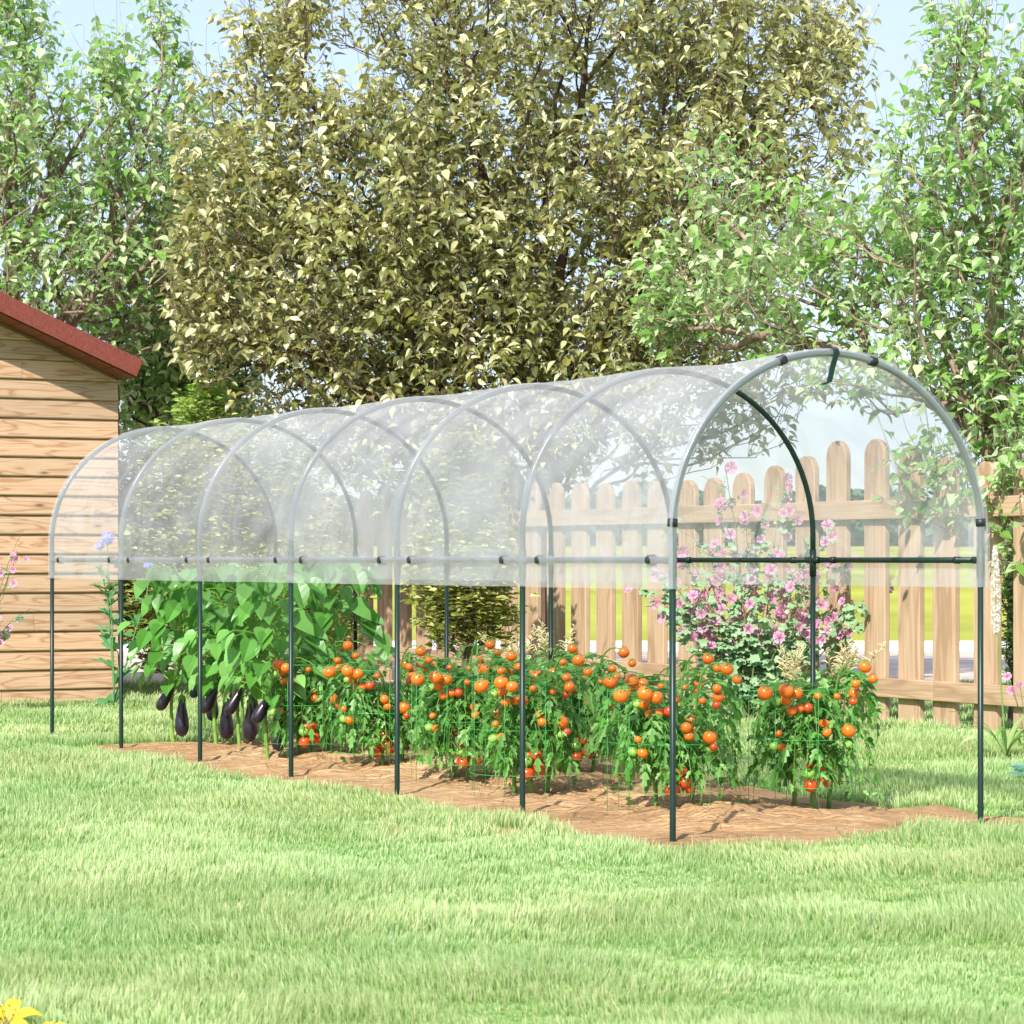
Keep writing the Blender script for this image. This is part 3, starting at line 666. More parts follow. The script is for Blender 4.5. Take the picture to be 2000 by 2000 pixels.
# ------------------------------------------------------------------ greenhouse tunnel
gh = thing('polytunnel', 'long walk-in tunnel greenhouse of dark green tubes under a clear wrinkled plastic cover', 'greenhouse', tuple(NEAR))
RT = .0128
RH = H; ZC = 1.255; TOP = 2.0
def arch(a, off=0.0, n=40, drop=0.0):
    """arch centreline from left collar to right collar, off metres outside it"""
    r = WID / 2; P = []
    for th_ in np.linspace(PI, 0, n):
        cx, sz = math.cos(th_), math.sin(th_)
        P.append(G(a, r + (r + off) * cx, ZC + (TOP - ZC + off - drop) * sz) - NEAR)
    return np.array(P)
for i in range(7):
    a = i * SP
    mb = MB(); P = np.concatenate([[G(a, 0, RH) - NEAR], arch(a), [G(a, WID, RH) - NEAR]]); tube(mb, P, RT, 12); obj('hoop', mb, M['tube'], gh, True)
    for b in (0, WID):
        mb = MB(); x0 = G(a, b, -.03) - NEAR; tube(mb, [x0, x0 + UP * .02, x0 + UP * (RH + .03 - RT)], RT, 12); obj('post', mb, M['tube'], gh, True)
        mb = MB(); x1 = G(a, b, RH) - NEAR
        tube(mb, [x1 - UP * .075, x1 + UP * .05], RT + .003, 12)
        if i > 0: tube(mb, [x1, x1 - S * .05], RT + .003, 12)
        if i < 6: tube(mb, [x1, x1 + S * .05], RT + .003, 12)
        obj('connector', mb, M['tube'], gh, True)
for b in (0, WID):
    for i in range(6):
        mb = MB(); tube(mb, [G(i * SP + .02, b, RH) - NEAR, G((i + 1) * SP - .02, b, RH) - NEAR], RT, 12); obj('side_rail', mb, M['tube'], gh, True)
        for fr in (.13, .87):
            mb = MB(); c = G((i + fr) * SP, b, RH) - NEAR; tube(mb, [c - S * .016, c + S * .016], RT + (.0105 if b == 0 else .0032), 14); obj('clip', mb, M['clip'] if b == 0 else M['tube'], gh, True)
def arch_pt(th_, a, off=0): 
    r = WID / 2; return G(a, r + (r + off) * math.cos(th_), ZC + (TOP - ZC + off) * math.sin(th_)) - NEAR
for th_ in (PI * .985, PI * .605, PI * .415, PI * .02):
    mb = MB(); dl = .022; tube(mb, [arch_pt(th_ - dl, 0, .002), arch_pt(th_ + dl, 0, .002)], RT + .0085, 14); obj('clip', mb, M['clip'], gh, True)
# cover: profile from the left hem over the arch to the right hem; sags a little between hoops
def film_sheet(a0, a1, na, wr=1.0, off0=.018, hem=1.022, seed=40):
    mb = MB(); r = WID / 2; prof = []
    for z in np.linspace(hem, ZC, 9)[:-1]: prof.append((-1, z, 0.0))
    for th_ in np.linspace(PI, 0, 72): prof.append((math.cos(th_), None, th_))
    for z in np.linspace(ZC, hem, 9)[1:]: prof.append((1, z, 0.0))
    As = np.linspace(a0, a1, na); n = len(prof); V = []
    for a in As:
        ph = (a / SP) % 1.0; sag = math.sin(PI * ph) ** 1.0 if 0 <= a <= 6 * SP else 0
        for j, (c, z, th_) in enumerate(prof):
            wv = (fbm(np.array([j * .16 + a * 1.3]), np.array([a * 2.4 - j * .10]), seed)[0] - .47) * wr
            w2 = (fbm(np.array([a * 6 + j * .05]), np.array([j * .05]), seed + 7)[0] - .47) * wr
            if z is None:
                s_ = math.sin(th_); o = off0 - .014 * sag * s_ ** .6 + .022 * wv * (.25 + sag) + .010 * w2
                o = max(o, RT + .004 if sag < .12 else -.03)
                p = G(a, r + (r + o) * c, ZC + (TOP - ZC + o) * s_)
            else:
                o = off0 - .002 + .008 * wv + .005 * w2; o = max(o, RT + .0035); o = o if abs(z - RH) > .03 else min(o, RT + .009); p = G(a, r + c * (r + o), z + (.006 * w2 if j in (0, n - 1) else 0))
            V.append(p - NEAR)
    i = (np.arange(na - 1)[:, None] * n + np.arange(n - 1)[None]).ravel()
    mb.add(np.array(V), np.stack([i, i + 1, i + n + 1, i + n], 1)); return mb
obj('cover', film_sheet(-.03, 6 * SP + .03, 260), M['film'], gh, True)
for i in range(7):                      # near hoop wrapped in film; half sleeves added on the rest to whiten them
    mb = MB(); P = arch(i * SP, .001); P = np.concatenate([[G(i * SP, 0, 1.024) - NEAR], P, [G(i * SP, WID, 1.024) - NEAR]]) if i in (0,) else np.concatenate([[G(i * SP, 0, 1.03) - NEAR], P[:20]])
    tube(mb, P, RT + (.0035 if i else .0052), 12, cap=False); obj('cover_extra_film', mb, M['sleeve' if i else 'hem'], gh, True)
for i in range(6):
    mb = MB(); tube(mb, [G(i * SP + .005, 0, RH) - NEAR, G((i + 1) * SP - .005, 0, RH) - NEAR], RT + .0045, 12, cap=False); obj('cover_extra_film', mb, M['sleeve'], gh, True)
mb = MB()                               # doubled strip of film at the near right post
v = []
for z in np.linspace(1.02, 1.30, 8): v += [G(-.03, WID + .026, z) - NEAR, G(.12, WID + .027, z) - NEAR]
mb.add(np.array(v), np.array([[2 * k, 2 * k + 1, 2 * k + 3, 2 * k + 2] for k in range(7)])); obj('cover_extra_film', mb, M['sleeve'], gh, True)
mb = MB()                               # dark green strap over the top of the near hoop
c = arch_pt(PI * .497, 0, .0); rr = RT + .012
path = [c + UP * (rr * math.cos(t)) - S * (rr * math.sin(t)) for t in np.linspace(-1.2, 1.45, 7)]
e = path[-1]; path += [e - UP * .06 + LW * .02, e - UP * .125 + LW * .045 - S * .01, e - UP * .138 + LW * .085 - S * .012]
Pq = np.array(path); T = nrm(np.gradient(Pq, axis=0)); v = []
for p, t_ in zip(Pq, T):
    n_ = nrm(np.cross(t_, E_)); 
    for w_, d_ in ((-.013, -.002), (.013, -.002), (.013, .002), (-.013, .002)): v.append(p + E_ * w_ + n_ * d_)
n = len(Pq); fs = [[4 * k + j, 4 * k + (j + 1) % 4, 4 * k + 4 + (j + 1) % 4, 4 * k + 4 + j] for k in range(n - 1) for j in range(4)] + [[0, 1, 2, 3], [4 * n - 4, 4 * n - 3, 4 * n - 2, 4 * n - 1]]
mb.add(np.array(v), fs); obj('tie_strap', mb, M['tube'], gh)

# ------------------------------------------------------------------ tomato plants and their wire cages
def sphere_mb(r, flat=.92, seg=16, rings=10, dimple=True):
    mb = MB(); prof = []
    for k in range(rings + 1):
        a = PI * k / rings; rr = r * math.sin(a); z = r * flat * math.cos(a)
        if dimple and k < 3: z -= r * .10 * (1 - k / 3) ** 2
        prof.append((max(rr, 1e-5), z))
    lathe(mb, prof[::-1], seg); return mb
def calyx_mb(r):
    mb = MB()
    for k in range(5):
        a = k * 2 * PI / 5; d = np.array([math.cos(a), math.sin(a), 0]); s_ = np.array([-d[1], d[0], 0])
        v = [d * .05 * r + UP * r * .9, d * .5 * r + s_ * .16 * r + UP * r * .93, d * .5 * r - s_ * .16 * r + UP * r * .93, d * 1.0 * r + UP * r * .80]
        mb.add(np.array(v), [[0, 1, 2], [1, 3, 2]])
    tube(mb, [UP * r * .8, UP * r * 1.25 + np.array([.1 * r, 0, 0])], r * .07, 5); return mb
FR = {}
for nm, m in (('orange', M['orange']), ('red', M['red']), ('unripe', M['unripe'])):
    me = sphere_mb(1.0).mesh('tomato_' + nm, True); me.materials.append(m); FR[nm] = me
cal = calyx_mb(1.0).mesh('calyx'); cal.materials.append(M['calyx'])
TS = 12.36 / F                      # metres per photo pixel where the fruit were measured
fr_px = [(1477, 1352.6, 14, 'o'), (1519, 1348, 14, 'o'), (1541, 1354, 12, 'o'), (1524, 1367, 10.5, 'o'), (1507, 1371, 8.5, 'g'), (1532, 1388, 10, 'o'), (1548, 1383, 10, 'o'), (1565, 1384, 10, 'r'), (1583, 1361, 7, 'o'),
         (1601, 1413, 10, 'o'), (1604, 1429, 9, 'o'), (1644, 1430, 13.5, 'o'), (1644, 1454.6, 8, 'g'), (1651, 1449, 8, 'r'), (1508, 1434, 7, 'o'), (1501, 1460, 9.5, 'g'), (1519, 1460, 10, 'o'), (1679, 1303.5, 12, 'o'), (1697, 1325, 9, 'o'),
         (1655.5, 1339, 8.5, 'o'), (1661, 1356, 10.5, 'o'), (1656, 1371, 8, 'r'), (1626, 1365, 6.5, 'o'), (1572.7, 1509, 12, 'g'), (1593, 1497, 11.5, 'r'), (1597, 1520, 11.5, 'r'), (1606, 1531.8, 8, 'r'), (1575, 1535, 13.5, 'r'), (1574, 1495, 8, 'r')]
def tom_leaf(mb, rng, base, az, L, droop, nl=4, size=.075):
    droop = min(droop, (base[2] + .2 * L - .17) / L); d0 = np.array([math.cos(az), math.sin(az), .35]); P = bez(base, base + d0 * L * .55, base + np.array([math.cos(az) * L * (.9 - .35 * droop), math.sin(az) * L * (.9 - .35 * droop), .2 * L - droop * L * 1.0]), 7)
    tube(mb, P, np.linspace(.0028, .0012, 7), 4, cap=False, mi=1)
    pos, Y = [], []; T = nrm(np.gradient(P, axis=0))
    for k in range(nl):
        t = .28 + .62 * k / max(nl - 1, 1); q = t * 6; i = min(int(q), 5); p = P[i] + (P[i + 1] - P[i]) * (q - i); s_ = nrm(np.cross(T[i], UP) + 1e-6)
        for sg in (-1, 1): pos.append(p); Y.append(nrm(s_ * sg * .75 + T[i] * .65 + np.array([0, 0, -.35 * rng.uniform(.3, 1.5)])))
    pos.append(P[-1]); Y.append(T[-1] + np.array([0, 0, -.2]))
    pos = np.array(pos); Y = np.array(Y); X, Yf, Zf = frames(Y, (0, -.2, 1), .45, rng); s_ = size * rng.uniform(.65, 1.2, len(pos)); s_[-1] = size * 1.3
    inst(mb, TL_V, TL_F, pos, X, Yf, Zf, s_)
def tomato_plant(seed):
    rng = np.random.default_rng(seed)
    t = thing('tomato_plant', 'x', 'tomato plant', group='caged tomato plants in the bed')
    stems = []
    for k, (dx, dy, lean) in enumerate(((-14 * TS, .0, -.02), (19 * TS, -.05, .02), (53 * TS, .03, .05))):
        mb = MB(); b0 = np.array([dx, dy, -.03]); hh = (.60, .55, .66)[k]
        if k == 1: P = bez(b0, b0 + [-.01, 0, .3], b0 + [-.06, -.03, .52], 9)
        else: P = bez(b0, b0 + [lean * .5, 0, .3], b0 + [lean, 0, hh], 9)
        tube(mb, P, np.linspace(.0115, .006, 9), 8); stems.append(P); obj('stem', mb, M['tomstem'], t, True)
    fo = MB()
    # arching tops that carry the highest fruit
    def fpos(px, py): return (px - 1567) * TS, (1583 - py) * TS
    for (x0, z0, x1, z1) in ((fpos(1625, 1345) + fpos(1676, 1299)), (fpos(1590, 1345) + fpos(1532, 1350)), (fpos(1590, 1440) + fpos(1565, 1345))):
        tube(fo, bez([x0, -.06, z0 - .12], [x0 + .0, -.10, z1 + .06], [x1, -.15, z1 + .006], 8), np.linspace(.006, .003, 8), 6, cap=False, mi=1)
    for k in range(86):
        P = stems[int(rng.integers(0, 3))]; q = rng.uniform(.46, 1.0) * 8; i = min(int(q), 7); p = P[i] + (P[i + 1] - P[i]) * (q - i)
        zf = p[2] / .65; L = rng.uniform(.16, .34) * (.75 + .35 * zf)
        tom_leaf(fo, rng, p, rng.uniform(0, 2 * PI), L, rng.uniform(.35, 1.15), nl=4, size=.068)
    for k in range(13):              # long drooping outer sprays
        az = rng.uniform(0, 2 * PI); R_ = rng.uniform(.16, .30); z_ = rng.uniform(.36, .56)
        p = np.array([R_ * math.cos(az) + .02, R_ * .8 * math.sin(az), z_]); end = p + np.array([.05 * math.cos(az), .05 * math.sin(az), -rng.uniform(.2, .42)]); end[2] = max(end[2], .06)
        P = bez(p * [.5, .5, 1], p + [0, 0, .03], end, 9); tube(fo, P, np.linspace(.003, .0012, 9), 4, cap=False, mi=1)
        T = nrm(np.gradient(P, axis=0)); pos, Y = [], []
        for i in range(2, 9):
            for s_ in range(3): a = rng.uniform(0, 2 * PI); pos.append(P[i] + rng.normal(0, .006, 3)); Y.append([math.cos(a), math.sin(a), -.7])
        pos = np.array(pos); X, Yf, Zf = frames(np.array(Y), (0, -.2, 1), .45, rng); inst(fo, TL_V, TL_F, pos, X, Yf, Zf, .058 * rng.uniform(.6, 1.15, len(pos)))
    for k in range(3):               # broad pale top leaves
        x, z = fpos((1600, 1560, 1640)[k], (1335, 1350, 1325)[k]); tom_leaf(fo, rng, np.array([x, -.05, z - .02]), (PI * 1.05, PI * .9, .2)[k], .2, .55, nl=3, size=.10)
    obj('foliage', fo, [M['tomleaf'], M['tomstem']], t)
    for (px, py, r, c) in fr_px:
        x, z = fpos(px, py); low = py > 1480; r = r * TS * 1.08
        o = link('tomato', FR[{'o': 'orange', 'r': 'red', 'g': 'unripe'}[c]], t, (x + rng.normal(0, .004), -.155 if py < 1330 else -.12 - .10 * rng.uniform(.2, 1) * (not low) - (.14 if py < 1375 and r > .028 else 0) * .6 - (.02 if low else 0), z + rng.normal(0, .003)))
        o.scale = (r, r, r); o.rotation_euler = (rng.uniform(-.5, .5), rng.uniform(-.5, .5), rng.uniform(0, 6))
        k = link('calyx', cal, o)
    return t
def cage(seed):
    rng = np.random.default_rng(seed); t = thing('plant_cage', 'x', 'plant cage', group='green wire cages round the tomato plants'); R_ = .25
    for z in (.117, .33, .555):
        mb = MB(); a = np.linspace(0, 2 * PI, 33); P = np.stack([R_ * np.cos(a), R_ * np.sin(a), np.full(33, z)], 1); tube(mb, P, .0015, 5, cap=False); obj('wire_ring', mb, M['cage'], t, True)
    for k in range(8):
        a = k * PI / 4 + .3; mb = MB(); x = (R_ + .0025) * math.cos(a); y = (R_ + .0025) * math.sin(a); tube(mb, [[x, y, -.06], [x, y, .56]], .0013, 5); obj('wire_upright', mb, M['cage'], t, True)
    return t
tprot = [tomato_plant(k) for k in (101, 102, 103)]; cprot = cage(5)
plants = [  # x of the top fruit, its height in px below the horizon, words for the label
    (1411, 215, 'front', 'tomato plant nearest the viewer, its foliage crossed by the nearest left post'),
    (1125, 199, 'front', 'tomato plant of the front row just right of the second post from the near end'),
    (999, 189, 'front', 'tomato plant of the front row directly left of the second post from the near end'),
    (831.6, 179, 'front', 'tomato plant of the front row just right of the third post from the near end'),
    (685.5, 170, 'front', 'tomato plant of the front row farthest from the viewer, beside the aubergines'),
    (1679, 210, 'back', 'free-standing tomato plant right of the nearest left post, at the open near end'),
    (1380, 194.5, 'back', 'tomato plant of the rear row half hidden behind the nearest plant'),
    (1210, 184, 'back', 'tomato plant of the rear row seen left of the nearest left post'),
    (1119, 174, 'back', 'tomato plant of the rear row behind the second post gap, half hidden'),
    (962, 166, 'back', 'tomato plant of the rear row farthest back, its top fruit before the gold shrub')]
for k, (xt, ht, row, lab) in enumerate(plants):
    Zp = F * (H * (1 - 0) * 210 / 489 * 1.0) / ht * 1.0; Zp = Zp * 1.0
    cx = xt - 112 * ht / 210; p = np.array([(cx - 1000) / F * Zp, Zp, 0]); pr = tprot[k % 3]
    o = pr if k < 3 else copy_tree(pr); z = .012
    o.location = (p[0], p[1], z); o['label'] = lab 
    o.rotation_euler.z = random.uniform(-.12, .12)
    c = cprot if k == 0 else copy_tree(cprot); c.location = (p[0], p[1], .004); c.rotation_euler.z = random.uniform(0, .7)
    c['label'] = 'green wire cage round the ' + ('nearest tomato plant', 'tomato plant just right of the second post', 'tomato plant just left of the second post', 'tomato plant just right of the third post', 'farthest front tomato plant by the aubergines', 'free-standing tomato plant at the open end', 'plant half hidden behind the nearest tomato', 'rear tomato plant left of the nearest post', 'rear tomato plant behind the second post gap', 'farthest rear tomato plant by the gold shrub')[k]

# ------------------------------------------------------------------ aubergine plants
def aub_mesh(L=.225, R_=.040):
    mb = MB(); prof = []
    for k in range(17):
        t = k / 16; z = -L * t; r = R_ * (.42 + .62 * t ** 1.3) if t < .72 else 0
        r = R_ * (.40 + .60 * math.sin(min(t / .74, 1) * PI / 2) ** 1.6) * (math.sqrt(max(0, 1 - ((t - .74) / .26) ** 2)) if t > .74 else 1)
        prof.append((max(r, 1e-4), z))
    lathe(mb, [(1e-4, 0)] + prof, 18); return mb
aubm = aub_mesh().mesh('aubergine', True); aubm.materials.append(M['aub'])
mb = MB()
lathe(mb, [(.0035, .05), (.004, .012), (.016, .004), (.021, -.012)], 10)
for k in range(6):
    a = k * PI / 3; d = np.array([math.cos(a), math.sin(a), 0]); s_ = np.array([-d[1], d[0], 0]); mb.add(np.array([d * .020 + s_ * .009 - UP * .008, d * .020 - s_ * .009 - UP * .008, d * .026 - UP * .042]), [[0, 1, 2]])
aubc = mb.mesh('calyx', True); aubc.materials.append(M['calyx'])
def aubergine_plant(seed, hgt=1.12):
    rng = np.random.default_rng(seed); t = thing('aubergine_plant', 'x', 'aubergine plant', group='aubergine plants at the far end of the bed')
    mb = MB(); P = np.array([[0, 0, -.03], [-.012, 0, .10], [-.022, 0, .24], [-.005, .0, .36], [.045, 0, .50], [.05, 0, .70], [.02, 0, .90], [.03, 0, hgt - .1]])
    n = 24; t_ = np.linspace(0, 7, n); P = np.stack([np.interp(t_, np.arange(8), P[:, k]) for k in range(3)], 1)
    for _ in range(3): P[1:-1] = .5 * P[1:-1] + .25 * (P[:-2] + P[2:])
    tube(mb, P, np.linspace(.0125, .005, n), 9); obj('stem', mb, M['eggstem'], t, True)
    fo = MB(); pos, Y, sz = [], [], []
    for k in range(70):
        z = .36 + (hgt - .36) * (k + rng.uniform(0, 1)) / 70; i = int(np.argmin(abs(P[:, 2] - z))); az = k * 2.4 + rng.normal(0, .4)
        reach = rng.uniform(.06, .34) * (1.0 if z > .5 else .8); d = np.array([math.cos(az), math.sin(az), 0]); e = P[i] + d * reach + UP * rng.uniform(-.02, .09)
        tube(fo, bez(P[i], P[i] + d * reach * .5 + UP * .09, e, 6), np.linspace(.0035, .002, 6), 5, cap=False, mi=1)
        pos.append(e); Y.append(nrm(d * .75 + np.array([0, -.15, -.25 - rng.uniform(0, 1.3)]))); sz.append(rng.uniform(.11, .175))
    X, Yf, Zf = frames(np.array(Y), (0, -.35, 1), .22, rng); inst(fo, BIG_V, BIG_F, np.array(pos), X, Yf, Zf, np.array(sz))
    obj('foliage', fo, [M['eggleaf'], M['eggstem']], t)
    for (x, y, z, tilt, s_) in ((.012, -.05, .385, .52, .86), (.055, -.03, .300, -.01, 1.08)):
        o = link('aubergine', aubm, t, (x, y, z)); o.rotation_euler = (rng.uniform(-.1, .1), tilt, rng.uniform(0, 1) * 0); o.scale = (s_, s_, s_)
        link('calyx', aubc, o)
    mb = MB(); tube(mb, bez(P[8], P[8] + np.array([.05, -.02, .05]), [.055, -.03, .35], 7), .003, 5); tube(mb, bez(P[9], P[9] + np.array([-.02, -.03, .06]), [.0, -.05, .425], 7), .003, 5); obj('fruit_stalk', mb, M['eggstem'], t, True)
    return t
ap = [aubergine_plant(s_) for s_ in (201, 202, 203)]
eg = [(340, 1462, 'aubergine plant farthest left in the bed, nearest the shed'), (424, 1469, 'second aubergine plant from the shed, just right of a post'), (470, 1473, 'aubergine plant in the middle of the front of the aubergine block'),
      (524, 1492, 'aubergine plant of the front row next to the tomatoes'), (478, 1437, 'aubergine plant of the back row behind the middle of the block'), (560, 1446, 'aubergine plant of the back row just left of the fourth post'),
      (640, 1450, 'rightmost aubergine plant, rising behind the farthest tomato plants'), (400, 1430, 'aubergine plant at the rear left of the block')]
for k, (x, y, lab) in enumerate(eg):
    o = ap[k] if k < 3 else copy_tree(ap[k % 3]); p = gp(x, y); o.location = (p[0], p[1], .015); o['label'] = lab ; o.rotation_euler.z = random.uniform(-.15, .15)
    s_ = (1, 1, 1, .98, 1.0, 1.04, 1.04, .98)[k]; o.scale = (s_, s_, s_)

# ------------------------------------------------------------------ flowering plants
def palm_leaf():
    v = [[0, 0, 0]]; f = []
    for k, a in enumerate((-100, -50, 0, 50, 100)):
        a = math.radians(a); d = np.array([math.sin(a), math.cos(a)]); s_ = np.array([d[1], -d[0]]); L = (.42, .50, .58, .50, .42)[k]; b = len(v)
        for (u, w, z) in ((.45, -.17, .03), (.45, .17, .03), (.78, -.13, .0), (.78, .13, .0), (1.0, 0, -.06)): q = d * u * L + s_ * w; v.append([q[0], q[1] + .2, z])
        f += [[0, b, b + 1], [b, b + 2, b + 1], [b + 1, b + 2, b + 3], [b + 2, b + 4, b + 3]]
    return np.array(v), np.array(f)
PV, PF = palm_leaf()
def flower_mesh():
    mb = MB()
    for k in range(5):
        a = k * 2 * PI / 5; d = np.array([math.cos(a), math.sin(a), 0]); s_ = np.array([-d[1], d[0], 0])
        v = [UP * 0, d * .25 + s_ * .10 + UP * .22, d * .25 - s_ * .10 + UP * .22, d * .66 + s_ * .42 + UP * .40, d * .66 - s_ * .42 + UP * .40, d * .95 + s_ * .36 + UP * .42, d * .95 - s_ * .36 + UP * .42, d * .88 + UP * .45]
        mb.add(np.array(v), [[0, 2, 1], [1, 2, 4, 3], [3, 4, 7], [3, 7, 5], [4, 6, 7]], None, [0.01, .28, .28, .75, .75, 1, 1, .9])
    lathe(mb, [(.05, .05), (.06, .42), (.01, .52)], 6); mb.at[-1][:] = .5
    return mb.mesh('flower')
flm = flower_mesh(); flm.materials.append(M['pink'])
def mallow(px, py, Z, stems_px, label, nleaf, nflow, seed, fs_=1.0):
    """stems_px: end pixels of the stems"""
    rng = np.random.default_rng(seed); p0 = pz(px, py, Z); p0[2] = 0; t = thing('pink_mallow', label, 'flowering bush', tuple(p0)); m = Z / F
    st = MB(); lv = MB(); lp, ly, ls, fl = [], [], [], []
    for (ex, ey) in stems_px:
        e = pz(ex, ey, Z + rng.normal(0, .22)) - p0; mid = np.array([e[0] * .42, e[1] * .4 + rng.normal(0, .05), e[2] * .62]) + rng.normal(0, .03, 3); b0 = np.array([rng.normal(0, .04), rng.normal(0, .04), -.02])
        P = bez(b0, mid, e, 22); P[2:-1] += np.cumsum(rng.normal(0, .006, (19, 3)), 0); L = np.linalg.norm(e); tube(st, P, np.linspace(.007, .0018, 22), 5)
        for q in range(5):          # side shoots
            i = int(rng.integers(7, 20)); a = rng.uniform(0, 2 * PI); d = np.array([math.cos(a), math.sin(a) * .8, .5]) * rng.uniform(.08, .22); tube(st, bez(P[i], P[i] + d * .6, P[i] + d, 4), .0018, 4, cap=False)
            fl.append(P[i] + d * rng.uniform(.8, 1)); lp.append(P[i] + d * .6)
        for i in range(11, 22): 
            if rng.uniform() < .8: fl.append(P[i] + rng.normal(0, .035, 3))
        for q in range(nleaf):
            u = rng.uniform(.14, .98) ** 1.0; i = int(u * 21); lp.append(P[i] + rng.normal(0, .055 * (1.3 - u), 3))
    lp = np.array(lp); n = len(lp); a = rng.uniform(0, 2 * PI, n); Y = np.stack([np.cos(a), np.sin(a) * .7 - .3, -.25 + 0 * a], 1)
    X, Yf, Zf = frames(Y, (0, -.7, .8), .4, rng); s_ = rng.uniform(.05, .115, n) * np.clip(1.3 - lp[:, 2] / 1.9, .45, 1.1); inst(lv, PV, PF, lp, X, Yf, Zf, s_)
    obj('stems', st, M['mstem'], t, True).name = 'stem_cluster'; obj('foliage', lv, M['mleaf'], t)
    fl = np.array(fl); rng.shuffle(fl); fl = fl[fl[:, 2] > .5]
    rest = fl[nflow:nflow + 90]; fl = fl[:nflow]
    for q in fl:
        o = link('flower', flm, t, tuple(q)); s_ = rng.uniform(.034, .052) * fs_; o.scale = (s_, s_, s_)
        d = Vector((rng.normal(-.2, .6), -1 + rng.normal(0, .35), rng.normal(.35, .4))); o.rotation_euler = d.to_track_quat('Z', 'Y').to_euler()
    if len(rest) > 5 and fs_ == 1:
        k = len(rest); Zd = np.stack([rng.normal(-.2, .6, k), -1 + rng.normal(0, .35, k), rng.normal(.35, .4, k)], 1); X, Yf, Zf = frames(Zd, (0, 0, 1), .1, rng); mb = MB(); at = []
        co = np.zeros(len(flm.vertices) * 3); flm.vertices.foreach_get('co', co); co = co.reshape(-1, 3); tv = np.array([0.0] * len(co)); flm.attributes['t'].data.foreach_get('value', tv)
        for n_ in (3, 4):
            fs = np.array([list(p.vertices) for p in flm.polygons if len(p.vertices) == n_]); base = mb.n
            if n_ == 3: inst(mb, co, fs, rest, X, Zf, Yf, rng.uniform(.034, .05, k), tv)
            else: mb.f.append((np.arange(k)[:, None, None] * len(co) + fs[None]).reshape(-1, 4)); mb.mi.append(np.zeros(len(fs) * k))
        tag(obj('blossoms', mb, M['pink'], t), kind='stuff')
    return t
ends = [(1290, 1010), (1330, 985), (1345, 1060), (1400, 985), (1420, 905), (1450, 1000), (1480, 1060), (1500, 990), (1530, 935), (1555, 990), (1590, 1040), (1640, 1010), (1290, 1130), (1310, 1190), (1375, 1040), (1440, 1100), (1560, 1110),
        (1600, 1130), (1745, 1128), (1700, 1215), (1270, 1100), (1510, 1150), (1620, 1200), (1350, 1180), (1425, 1190), (1545, 1230), (1246, 1095), (1258, 1185), (1240, 1140), (1665, 1095), (1690, 1180), (1630, 1150)]
mallow(1468, 1409, 19.2, ends, 'tall mallow bush covered in pink flowers, standing against the picket fence', 36, 100, 5)
mallow(-70, 1400, 20.3, [(46, 1035), (30, 1075), (60, 1188), (10, 1110), (-20, 1000), (-60, 1040), (-100, 1100), (8, 1215), (-40, 1160)], 'pink mallow sprays reaching in from the left edge before the shed wall', 7, 34, 6, .72)

def globe_thistle():
    Z = 20.9; p0 = pz(224, 1372, Z); p0[2] = 0; t = thing('globe_thistle', 'tall blue globe thistle with spiny leaves beside the shed corner', 'flower', tuple(p0)); rng = np.random.default_rng(8); m = Z / F
    lv = MB()
    for (path, hr) in (([(224, 1372), (218, 1200), (211, 1120), (210, 1060)], 15), ([(224, 1372), (212, 1180), (197, 1110), (195, 1072)], 10), ([(226, 1372), (262, 1240), (288, 1160), (290, 1108)], 10.5)):
        P0 = np.array([pz(a, b, Z) - p0 for a, b in path]); s_ = np.linspace(0, 3, 16); P = np.stack([np.interp(s_, np.arange(4), P0[:, k]) for k in range(3)], 1); P[1:-1] = .5 * P[1:-1] + .25 * (P[:-2] + P[2:])
        mb = MB(); tube(mb, P, np.linspace(.007, .0035, 16), 6); obj('stem', mb, M['mleaf'], t, True)
        c = P[-1] + UP * hr * m * .6; mb = MB(); r = hr * m; lathe(mb, [(max(.72 * r * math.sin(a), 1e-4), -.72 * r * math.cos(a)) for a in np.linspace(0, PI, 9)], 14, None, c)
        n = 260; d = nrm(rng.normal(0, 1, (n, 3))); X, Y, Zf = frames(d, (0, 0, 1), .3, rng); sv = np.array([[-.07, .6, 0], [.07, .6, 0], [0, .6, .09], [0, 1.05, 0]]); inst(mb, sv, np.array([[0, 1, 3], [1, 2, 3], [2, 0, 3]]), np.repeat(c[None], n, 0), X, Y, Zf, r * rng.uniform(.85, 1.05, n))
        obj('flower_head', mb, M['lav'], t)
        k = 22 if hr > 12 else 12; i = rng.integers(0, 11, k); a = rng.uniform(0, 2 * PI, k); Y = np.stack([np.cos(a), np.sin(a) * .5, rng.uniform(-.1, .9, k)], 1); X, Y, Zf = frames(Y, (0, -.4, 1), .3, rng)
        inst(lv, TL_V * [1.2, 1, 1.5], TL_F, P[i], X, Y, Zf, np.interp(i, [0, 10], [.30, .08]) * rng.uniform(.6, 1.1, k))
    obj('foliage', lv, M['thistle'], t)
globe_thistle()

